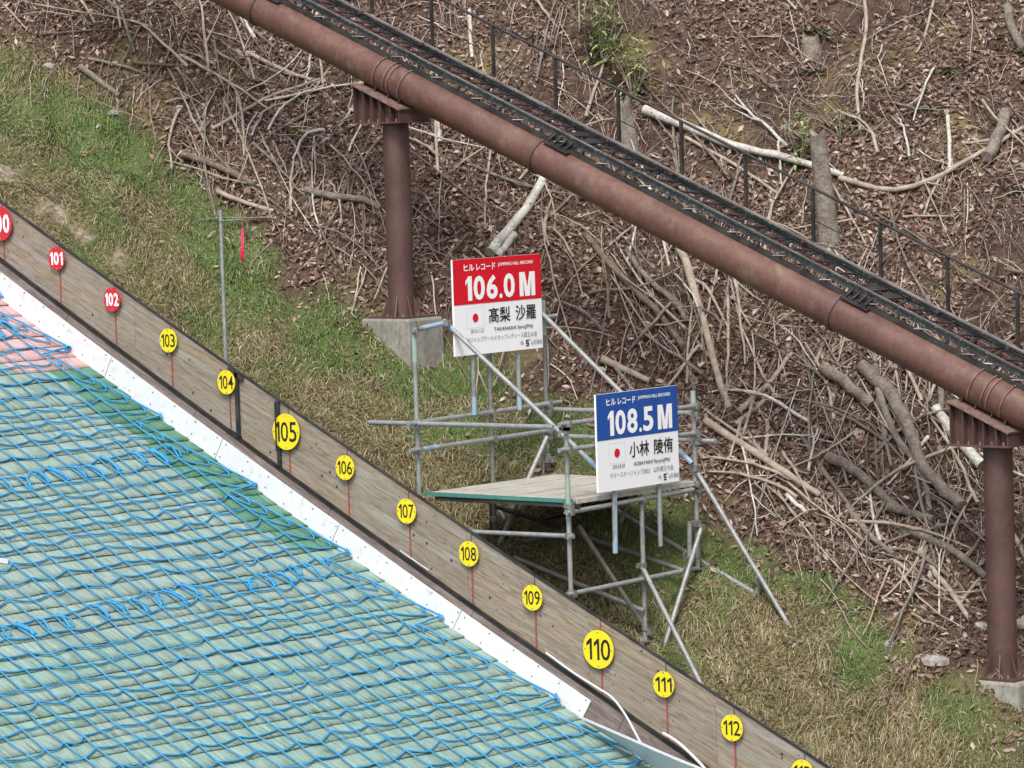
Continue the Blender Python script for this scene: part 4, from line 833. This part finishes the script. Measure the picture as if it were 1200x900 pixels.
BRANCHES = [
 ('log', [(214, 187), (255, 200), (300, 222)], 5, 4, 'bark_brown', 'brown log lying along the grass edge at upper left', 0),
 ('branch', [(250, 155), (290, 132), (318, 117), (352, 105), (376, 97)], 3, 2, 'pale', 'pale forked branch in front of the dark brushwood at upper left', 2),
 ('branch', [(290, 66), (330, 85), (366, 99)], 3.4, 2.4, 'pale', 'pale straight branch just below the upper end of the pipe', 0),
 ('branch', [(105, 73), (140, 80), (172, 91)], 2.6, 2, 'bark', 'grey branch left of the dark branch pile at top left', 0),
 ('branch', [(158, 77), (210, 81), (276, 75)], 2.6, 1.8, 'bark_brown', 'long dark branch lying level in the brushwood at top left', 2),
 ('branch', [(95, 83), (122, 103), (141, 118)], 4.5, 3.5, 'bark', 'short thick grey branch right above the green grass at left', 0),
 ('stick', [(4, 7), (18, 22), (32, 37)], 1.8, 1.3, 'pale', 'pale stick in the top left corner', 0),
 ('stick', [(48, 43), (90, 40), (130, 37)], 1.5, 1.2, 'bark_brown', 'thin dark stick lying level near the top left corner', 0),
 ('branch', [(255, 229), (290, 243), (322, 252)], 3.4, 2.6, 'pale', 'pale branch beside the top of the slim grey pole', 0),
 ('stick', [(391, 78), (372, 104), (350, 130)], 1.8, 1.4, 'pale', 'pale stick leaning below the pipe left of the left pier', 0),
 ('stick', [(308, 167), (320, 187), (331, 206)], 1.6, 1.2, 'pale', 'pale stick above the brown log at the grass edge', 0),
 ('log', [(360, 228), (392, 236), (428, 240), (447, 250)], 5, 4, 'bark', 'greyish log left of the left pier column', 0),
 ('log', [(643, 208), (617, 252), (590, 285), (575, 303)], 6, 7, 'birch', 'white birch log leaning behind the red record board', 0),
 ('log', [(605, 280), (594, 294), (584, 306)], 5, 5, 'birch', 'short white birch piece behind the top edge of the red board', 0),
 ('stick', [(432, 99), (418, 124), (398, 152)], 2.2, 1.7, 'pale', 'pale stick left of the head of the left pier', 0),
 ('branch', [(512, 136), (514, 155), (517, 172)], 4, 3.5, 'birch', 'short whitish branch right of the head of the left pier', 0),
 ('branch', [(551, 16), (552, 45), (554, 72)], 3, 2.6, 'birch', 'whitish upright branch behind the track near the top', 0),
 ('log', [(560, 230), (566, 245), (575, 260)], 2, 1.6, 'bark', 'short grey stick left of the leaning birch log', 0),
 ('log', [(757, 136), (800, 154), (860, 177), (927, 193), (990, 213)], 7, 4, 'birch', 'long fallen birch trunk behind the handrail', 0),
 ('log', [(985, 214), (1010, 221), (1050, 228), (1095, 215), (1140, 190), (1165, 175), (1205, 152)], 4.2, 2.6, 'pale', 'long curved pale trunk right of the grey stump', 1),
 ('branch', [(804, 165), (860, 196), (912, 231)], 2.8, 2, 'pale', 'thin pale branch below the long birch trunk', 1),
 ('branch', [(1013, -6), (1016, 40), (1005, 100), (1008, 150), (1014, 203)], 3, 2.2, 'pale', 'long pale branch hanging upright at the top right', 0),
 ('branch', [(1096, -4), (1086, 42), (1074, 66)], 2.2, 1.6, 'pale', 'pale branch hanging from the top edge left of the green fern', 2),
 ('log', [(1179, 140), (1172, 165), (1157, 192)], 8, 8, 'bark', 'thick sawn grey log standing up at the right', 0),
 ('log', [(1180, 14), (1188, 43), (1202, 64)], 6.5, 6, 'bark', 'grey log in the top right corner', 0),
 ('branch', [(1111, 140), (1113, 170), (1113, 202)], 3, 2.6, 'birch', 'upright whitish branch left of the thick sawn log', 0),
 ('branch', [(1202, 154), (1172, 167), (1128, 172)], 3, 2, 'pale', 'pale branch lying behind the thick sawn log at the right edge', 0),
 ('branch', [(850, 78), (880, 86), (905, 107)], 2, 1.6, 'bark_brown', 'dark bent branch left of the hanging pale branch', 1),
 ('stick', [(975, 218), (1000, 262), (1022, 302)], 1.9, 1.5, 'pale', 'thin pale stick behind the handrail right of the stump', 0),
 ('stick', [(1058, 257), (1085, 256), (1116, 257)], 1.7, 1.3, 'pale', 'thin pale stick lying level below the curved trunk', 0),
 ('stick', [(1102, 212), (1090, 235), (1083, 256)], 2.2, 1.6, 'pale', 'short pale stick crossing under the curved trunk', 0),
 ('log', [(687, 280), (720, 320), (765, 365), (802, 412)], 4.8, 4, 'bark_brown', 'brown log running down between the two record boards', 0),
 ('log', [(735, 298), (755, 326), (790, 358), (806, 380)], 4, 3.4, 'bark', 'grey brown log just left of the pale leaning log', 0),
 ('log', [(796, 290), (815, 342), (835, 420), (856, 486)], 6, 4, 'pale', 'long pale log lying downhill above the blue board', 0),
 ('log', [(706, 426), (730, 438), (762, 452)], 5, 4, 'pale', 'pale log behind the upper edge of the blue board', 0),
 ('log', [(966, 438), (990, 455), (1022, 483)], 8, 6.5, 'bark', 'short thick grey log left of the forked grey logs', 0),
 ('log', [(1010, 437), (1048, 474), (1070, 520), (1086, 560), (1128, 602)], 9, 7, 'bark', 'thickest grey log curving downhill left of the right pier', 0),
 ('branch', [(1026, 434), (1041, 500), (1068, 540), (1085, 572), (1090, 606)], 5, 3.5, 'bark', 'grey branch twisting beside the thickest grey log', 0),
 ('branch', [(1028, 460), (1034, 500), (1045, 552)], 3, 2.2, 'bark', 'thin grey branch hanging left of the twisted grey branch', 0),
 ('log', [(1097, 484), (1120, 518), (1152, 552)], 6, 7, 'birch', 'white birch log ending at the right pier', 0),
 ('branch', [(1103, 452), (1104, 470), (1102, 487)], 4.6, 4.2, 'bark', 'short grey branch under the pipe above the birch log', 0),
 ('log', [(972, 543), (1008, 563), (1052, 602)], 7, 5, 'bark', 'grey log below the twisted branches', 0),
 ('branch', [(940, 517), (968, 560), (1002, 604)], 3.2, 2.6, 'bark', 'straight grey branch left of the lower grey log', 0),
 ('branch', [(866, 488), (905, 450), (929, 419)], 4, 2.6, 'pale', 'pale branch pointing uphill right of the long pale log', 0),
 ('branch', [(862, 502), (880, 488), (898, 472)], 3.4, 3, 'pale', 'short pale branch below the uphill pointing branch', 0),
 ('log', [(828, 499), (890, 539), (930, 566), (962, 586)], 5, 4, 'pale', 'pale brown log running downhill right of the blue board', 0),
 ('branch', [(935, 500), (980, 517), (1031, 534)], 1.8, 1.4, 'bark_brown', 'thin reddish branch above the lower grey log', 0),
 ('branch', [(1098, 450), (1089, 472), (1078, 498)], 2.6, 2, 'pale', 'pale branch leaning under the pipe near the right pier', 0),
 ('branch', [(994, 598), (1018, 630), (1048, 655)], 4.2, 3.4, 'bark', 'grey branch in the lower pile left of the right pier', 0),
 ('log', [(1060, 628), (1110, 647), (1156, 682)], 5.5, 4, 'bark', 'grey log in the lower pile reaching the right pier', 0),
 ('branch', [(1078, 650), (1108, 690), (1137, 731)], 4, 3, 'pale', 'pale branch pointing at the base of the right pier', 0),
 ('branch', [(1115, 650), (1138, 666), (1156, 682)], 3, 2.4, 'pale', 'short pale branch touching the right pier column', 0),
 ('branch', [(994, 644), (1022, 660), (1056, 660)], 2.2, 1.7, 'pale', 'thin pale branch at the left of the lower pile', 0),
 ('log', [(1040, 600), (1066, 608), (1094, 616)], 6, 5, 'bark', 'short grey log above the lower pile', 0),
 ('branch', [(1048, 662), (1080, 682), (1118, 702)], 2.8, 2, 'pale', 'pale branch lying level across the lower pile', 0),
 ('branch', [(1123, 714), (1138, 694), (1153, 676)], 2.6, 2, 'pale', 'pale branch leaning on the right pier', 0),
 ('branch', [(1168, 600), (1186, 628), (1204, 662)], 3, 2.4, 'pale', 'pale branch right of the right pier column', 0),
 ('stick', [(899, 497), (900, 515), (896, 540)], 3, 2.6, 'pale', 'upright pale stick on the pale brown log', 0),
 ('stick', [(875, 506), (890, 530), (902, 556)], 2.4, 2, 'pale', 'pale stick crossing the pale brown log', 0),
 ('stick', [(922, 584), (935, 596), (948, 606)], 3, 2.6, 'birch', 'short white stick below the pale brown log', 0),
]
for name, px, r0, r1, m_, lab, fk in BRANCHES:
    branch(name, px, r0, r1, m_, lab, 'log' if name == 'log' else name, forks=fk)
# tree stumps
def stump(px_base, px_top, r, lab, m='bark'):
    g = hits([px_base])[0]; t_ = on(*px_top, g[1]); d = t_-g; t = thing('tree_stump', g, lab, 'tree stump'); n = 16; b = MB(); H_ = 9; vs = []
    for i in range(H_):
        f = i/(H_-1)
        for k in range(n):
            a = 2*math.pi*k/n; rr = r*(1.25-.35*f+.5*max(0, .2-f))*(1+.14*math.sin(3*a+i*.2)+RNG.normal(0, .04)); vs.append(g-np.array([0, 0, .1])+d*f+np.array([0, 0, .1*f])+rr*np.array([math.cos(a), math.sin(a), 0])+np.array([0, 0, (.05*math.sin(2*a+1) if i == H_-1 else 0)]))
    b.add(vs, [(i*n+k, i*n+(k+1) % n, (i+1)*n+(k+1) % n, (i+1)*n+k) for i in range(H_-1) for k in range(n)], True); b.build('trunk', M[m], t)
    b = MB(); b.add(vs[-n:], [tuple(range(n))]); b.build('cut_top', M['cutwood'], t); return t
stump((972, 286), (958, 155), .10, 'tall grey tree stump behind the handrail, centre right')
stump((738, 172), (729, 118), .10, 'short grey stump behind the handrail under the pale bamboo grass')
stump((952, 62), (950, 44), .11, 'low stump with a fern on top near the top edge')

# plants
def plant(name, px, n, L, w, m, lab, cat, up=.6, stem=0.0):
    g = hits([px])[0]; t = thing(name, g, lab, cat)
    if stem:
        for k in range(9):
            b = MB(); e = g+np.array([random.uniform(-.3, .3), random.uniform(-.15, .1), stem*random.uniform(.5, 1)]); b.tube([g, (g+e)/2+np.array([.02, 0, .02]), e], [.007, .006, .004], 5); b.build('stem', M['pale'], t)
    V = []; Q = []
    for k in range(n):
        a = random.uniform(0, 2*math.pi); el = random.uniform(.1, 1.2)*up; d = np.array([math.cos(a)*math.cos(el), math.sin(a)*math.cos(el), math.sin(el)]); sd = np.cross(d, (0, 0, 1)); sd /= np.linalg.norm(sd)
        o = g+np.array([random.gauss(0, .3*L+.02), random.gauss(0, .25*L), random.uniform(0, stem) if stem else .02]); l = L*random.uniform(.5, 1.1); ww = w*random.uniform(.7, 1.2); bI = len(V)
        for f, wf in ((0, .3), (.35, 1), (.7, .75), (1, .08)):
            c = o+d*l*f+np.array([0, 0, -.35*l*f*f]); V += [c-sd*ww*wf, c+sd*ww*wf]
        Q += [(bI+2*i, bI+2*i+1, bI+2*i+3, bI+2*i+2) for i in range(3)]
    link('leaves', mesh_np('leaves', np.array(V)-np.array(g), Q, m=M[m]), t).location = (0, 0, 0)
    return t
for px, n, L, w, m_, lab, st in (
 ((1115, 84), 60, .28, .016, 'fern', 'dark green fern clump at the upper right', 0), ((956, 40), 40, .22, .018, 'fern', 'dark green fern on the low stump near the top', 0), ((950, 86), 26, .2, .016, 'fern', 'small dark fern below the low stump', 0),
 ((1180, 58), 40, .24, .016, 'fern', 'dark fern beside the grey log in the top right corner', 0), ((1006, 145), 26, .2, .016, 'fern', 'dark fern left of the hanging pale branch', 0), ((1085, 130), 26, .2, .014, 'fern', 'greyish fern below the clump at upper right', 0), ((1197, 225), 30, .25, .018, 'fern', 'dark fern at the right edge', 0),
 ((705, 75), 230, .40, .016, 'bamboo', 'large pale green bamboo grass clump behind the handrail', 1.0), ((742, 118), 130, .34, .015, 'bamboo', 'pale green bamboo grass above the short grey stump', .8), ((937, 195), 150, .24, .017, 'bamboo', 'pale green sapling left of the tall stump', .7), ((985, 165), 70, .22, .012, 'bamboo', 'sparse green shrub right of the tall stump', .4),
 ((350, 157), 45, .18, .014, 'bamboo', 'small light green plant in the brushwood left of the left pier', 0), ((628, 45), 24, .14, .016, 'fern', 'tiny green plant behind the handrail near the top', 0), ((566, 8), 40, .2, .014, 'bamboo', 'light green plant at the top edge behind the track', 0), ((200, 160), 26, .16, .012, 'bamboo', 'light green sprout at the grass edge at left', 0),
 ((1008, 712), 16, .14, .014, 'bamboo', 'light green sprout at the grass edge at lower right', 0), ((110, 3), 30, .2, .014, 'bamboo', 'light green plant at the top left edge', 0), ((185, 5), 30, .2, .014, 'bamboo', 'light green plant at the top edge left of the pipe', 0)):
    plant('shrub' if m_ == 'bamboo' else 'fern', px, n, L, w, m_, lab, 'plant', stem=st)
# stones
def stone(px, r, lab):
    g = hits([px])[0]; b = MB(); n, m_ = 9, 6; vs = []
    for i in range(m_):
        th_ = math.pi*i/(m_-1)
        for k in range(n):
            a = 2*math.pi*k/n; q = r*random.uniform(.8, 1.15); vs.append(g+np.array([q*math.sin(th_)*math.cos(a)*1.3, q*math.sin(th_)*math.sin(a), q*math.cos(th_)*.7+r*.2]))
    b.add(vs, [(i*n+k, i*n+(k+1) % n, (i+1)*n+(k+1) % n, (i+1)*n+k) for i in range(m_-1) for k in range(n)]); b.solo('stone', M['stone'], lab, 'stone')
for px, r, lab in (((1096, 778), .13, 'pale stone left of the right pier footing'), ((1044, 757), .08, 'small pale stone at the grass edge, lower right'), ((1150, 737), .09, 'pale stone beside the right pier column'), ((1197, 735), .1, 'brownish stone right of the right pier'), ((133, 134), .07, 'small pale stone at the grass edge, upper left'), ((57, 80), .08, 'pale stone above the grass at the left'), ((210, 128), .06, 'small whitish stone among the dark branches, upper left')): stone(px, r, lab)

# many alike thin branches: things of their own
ZONES = [((860, 430, 1150, 740), 105, 'thin bare branch in the brush pile between the blue board and the right pier', 'thin branches in the pile left of the right pier'),
         ((660, 250, 870, 460), 45, 'thin bare branch in the brush pile between the red board and the pipe', 'thin branches in the pile behind the boards'),
         ((60, 20, 430, 330), 80, 'thin bare branch in the dark brush pile left of the left pier', 'thin branches in the pile left of the left pier'),
         ((470, 170, 660, 310), 20, 'thin bare branch under the pipe between the left pier and the red board', 'thin branches under the pipe'),
         ((560, -20, 1210, 400), 45, 'thin bare branch on the slope above the pipe and handrail', 'thin branches strewn above the handrail')]
TODO = []
for (zx0, zy0, zx1, zy1), zn_, zl_, zg_ in ZONES:
    got = 0
    while got < zn_:
        u_, v_ = random.uniform(zx0, zx1), random.uniform(zy0, zy1); p_ = hits([(u_, v_)])[0]
        if p_[1]-YF < edge_d(p_[0])+.3: continue
        TODO.append((p_[0], p_[1]-YF, zl_, zg_)); got += 1
for x, dd, zl_, zg_ in TODO:
    L = random.uniform(.5, 1.9); a = random.gauss(-.75, .7)+(math.pi if random.random() < .5 else 0); r0 = random.choice((.009, .012, .015, .019, .025)); P = []; cv = random.gauss(0, .2)
    for s_ in np.linspace(0, 1, 8):
        aa = a+cv*s_; px_ = x+L*s_*math.cos(aa); py_ = YF+dd+L*s_*math.sin(aa)*.8; P.append([px_, max(py_, YF+2.9), 0])
    P = np.array(P); P[:, 2] = zh(P[:, 0], P[:, 1]);
    for _ in range(3): P[1:-1] = .3*P[:-2]+.4*P[1:-1]+.3*P[2:]
    P[:, 2] += r0+.05+random.uniform(0, .10)*np.sin(np.linspace(0, 3.1, 8)); P[1:-1] += RNG.normal(0, .007, (6, 3))
    b = MB(); b.tube(P, np.linspace(r0, r0*.5, 8), 6)
    for _f in range(random.choice((0, 1, 1, 2))):
        i = random.randint(2, 5); d = (P[i+1]-P[i]); sd = np.cross(d, (0, 0, 1))*random.choice((-1, 1)); b.tube([P[i], P[i]+d*.8+sd*.5, P[i]+d*1.8+sd*1.2+np.array([0, 0, .05])], [r0*.6, r0*.4, r0*.25], 5)
    b.solo('branch', M[random.choice(('pale', 'pale', 'pale', 'bark', 'bark_brown', 'bark', 'birch'))], zl_, 'branch', zg_)

# ------------------------------------------------------------------ brushwood, leaves and grass
def scatter(n, x0, x1, d0, d1):
    return RNG.uniform(x0, x1, n), RNG.uniform(d0, d1, n)
def in_view(x, d, mrg=70):
    z = zh(x, YF+d); P = np.stack([x, YF+d, z], -1); dep = P @ LOOK; u = 600+FPX*(P @ RIGHT)/dep; v = 450-FPX*(P @ UP)/dep
    return (u > -mrg) & (u < 1200+mrg) & (v > -mrg) & (v < 900+mrg)
def normals(x, y):
    e = .12; gx = (zh(x+e, y)-zh(x-e, y))/(2*e); gy = (zh(x, y+e)-zh(x, y-e))/(2*e); n = np.stack([-gx, -gy, np.ones_like(gx)], -1); return n/np.linalg.norm(n, axis=1, keepdims=True)
# leaves
x, d = scatter(560000, -45, -14, 2.2, 17); k = in_view(x, d); x, d = x[k], d[k]
q = RNG.uniform(0, 1, len(x)); ee = d-edge_d(x)+.9*fbm(x, YF+d, .8, 4, 31); dens = np.clip(.02+sstep(-.3, .5, ee)*(.55+1.1*fbm(x, YF+d, 1.2, 3, 61)), 0, 1); k = q < dens; x, d = x[k], d[k]
n = len(x); y = YF+d; N = normals(x, y); N = N+RNG.normal(0, .5, N.shape); N /= np.linalg.norm(N, axis=1, keepdims=True)
T = np.cross(N, RNG.normal(size=N.shape)); T /= np.linalg.norm(T, axis=1, keepdims=True); B = np.cross(N, T)
L = RNG.uniform(.02, .062, n)[:, None]; W = L*RNG.uniform(.3, .55, n)[:, None]; c = np.stack([x, y, zh(x, y)+RNG.uniform(.0, .07, n)], -1); cu = RNG.uniform(-.5, .7, n)[:, None]
V = np.stack([c-T*L, c-B*W+N*cu*W, c+T*L*.1, c+B*W+N*cu*W, c+T*L+N*cu*L*.5], 1).reshape(-1, 3); i0 = (np.arange(n)*5)[:, None]
tr = np.concatenate([i0+[0, 1, 2], i0+[0, 2, 3], i0+[1, 4, 2], i0+[2, 4, 3]])
o = link('leaf_litter', mesh_np('leaf_litter', V, None, tr, m=M['leaf'])); props(o, 'brown dead leaves covering the slope behind the fence', 'leaf litter', kind='stuff')
# twigs
def twigs(n, lenr, rr, sdir, dens_seed, lo, name, lab, arch=.06, d0=2.9):
    x, d = scatter(n, -45, -14, d0, 17); k = in_view(x, d); x, d = x[k], d[k]
    dn = fbm(x, YF+d, 1.8, 3, dens_seed); k = (RNG.uniform(0, 1, len(x)) > .35*sstep(8, 11, d)) & (dn > lo) & (d > edge_d(x)+.05+.7*RNG.uniform(-.35, 1, len(x))); x, d = x[k], d[k]; n = len(x); y = YF+d
    L = RNG.uniform(*lenr, n); a = RNG.normal(sdir[0], sdir[1], n)+1.6*fbm(x, y, 1.5, 2, dens_seed+40); cv = RNG.normal(0, .55, n); r0 = RNG.uniform(*rr, n); S = 6; P = np.zeros((n, S, 3)); px_, py_ = x.copy(), y.copy()
    for s in range(S):
        P[:, s, 0] = px_; P[:, s, 1] = py_; aa = a+cv*s/S; px_ = px_+L/S*np.cos(aa); py_ = np.maximum(py_+L/S*np.sin(aa)*.8, YF+2.2)
    P[:, :, 2] = zh(P[:, :, 0], P[:, :, 1])
    for _ in range(2): P[:, 1:-1] = .3*P[:, :-2]+.4*P[:, 1:-1]+.3*P[:, 2:]
    P[:, :, 2] += (RNG.uniform(.005, .07, n)[:, None]+RNG.uniform(0, arch, n)[:, None]*np.sin(np.linspace(.2, 3, S))[None]*L[:, None]*2); P[:, 1:-1] += RNG.normal(0, .012, (n, S-2, 3))
    dr = np.gradient(P, axis=1); dr /= np.linalg.norm(dr, axis=2, keepdims=True)+1e-9; u = np.cross(dr, np.array([.3, .2, .93])); u /= np.linalg.norm(u, axis=2, keepdims=True)+1e-9; w = np.cross(dr, u)
    rad = r0[:, None]*np.linspace(1, .45, S)[None]; V = np.stack([P+rad[..., None]*(math.cos(q)*u+math.sin(q)*w) for q in (0, 2.094, 4.189)], 2).reshape(-1, 3)
    base = (np.arange(n)*S*3)[:, None, None, None]+(np.arange(S-1)*3)[None, :, None, None]; q = np.array([[k, (k+1) % 3, 3+(k+1) % 3, 3+k] for k in range(3)])[None, None]
    o = link(name, mesh_np(name, V, (base+q).reshape(-1, 4), m=M['twig'], smooth=True)); props(o, lab, 'brushwood', kind='stuff')
twigs(36000, (.2, .8), (.0035, .0085), (-1.1, .9), 51, -.35, 'fine_twigs', 'fine dry twigs tangled over the whole slope', .03)
twigs(11000, (.3, 1.1), (.007, .014), (-.85, .8), 52, -.12, 'brushwood', 'dense heaps of thin cut branches on the slope', .04)
twigs(6500, (.5, 1.5), (.005, .010), (-1.45, .4), 53, -.02, 'hanging_stems', 'pale dry stems trailing straight down the slope', .06)
# grass on the bank
def grass(n, mname, name, lab, keep, Lr, wr, flat):
    x, d = scatter(n, -45, -14, .05, 5.2); k = in_view(x, d, 50); x, d = x[k], d[k]; y = YF+d
    pr = keep(x, d)*(1-.8*bare_mask(x, y))*turf_mask(x, y); k = RNG.uniform(0, 1, len(x)) < pr; x, y, d = x[k], y[k], d[k]; n = len(x)
    clump = fbm(x, y, .35, 3, 90); cl2 = fbm(x, y, .22, 2, 95); a = RNG.normal(-.9, .8, n)+4.5*fbm(x, y, .5, 3, 93); L = RNG.uniform(*Lr, n)*(1+1.1*np.clip(clump, -.5, .8)); W = RNG.uniform(*wr, n)
    hd = np.stack([np.cos(a), np.sin(a), np.zeros(n)], -1); sd = np.stack([-np.sin(a), np.cos(a), np.zeros(n)], -1); rise = RNG.uniform(*flat, n)*(1+1.2*np.clip(cl2, -.5, .6)); tw = RNG.normal(0, .5, n); sd[:, 2] = tw; sd /= np.linalg.norm(sd, axis=1, keepdims=True)
    c = np.stack([x, y, zh(x, y)-.008], -1); V = []
    for f, hf, wf in ((0, 0, 1), (.5, 1.0, .8), (1.0, .7, .12)):
        p = c+hd*(L*f)[:, None]+np.array([0, 0, 1])*(L*rise*hf)[:, None]; p[:, 2] += (zh(p[:, 0], p[:, 1])-zh(x, y))*.85; V += [p-sd*(W*wf)[:, None], p+sd*(W*wf)[:, None]]
    V = np.stack(V, 1).reshape(-1, 3); i0 = (np.arange(n)*6)[:, None, None]; q = np.array([[0, 1, 3, 2], [2, 3, 5, 4]])[None]; print(name, n)
    o = link(name, mesh_np(name, V, (i0+q).reshape(-1, 4), m=M[mname])); props(o, lab, 'grass', kind='stuff')
grass(760000, 'straw', 'dry_grass', 'matted straw coloured grass on the bank behind the fence', lambda x, d: np.clip(.95-.75*green_w(x, d), 0, 1)*np.clip(.75+1.2*fbm(x, YF+d, .45, 2, 74), .2, 1), (.06, .15), (.0025, .0055), (.05, .55))
grass(420000, 'green', 'green_grass', 'short green grass along the upper edge of the bank', lambda x, d: np.clip(.08+.95*green_w(x, d), 0, 1), (.03, .085), (.003, .006), (.25, .9))
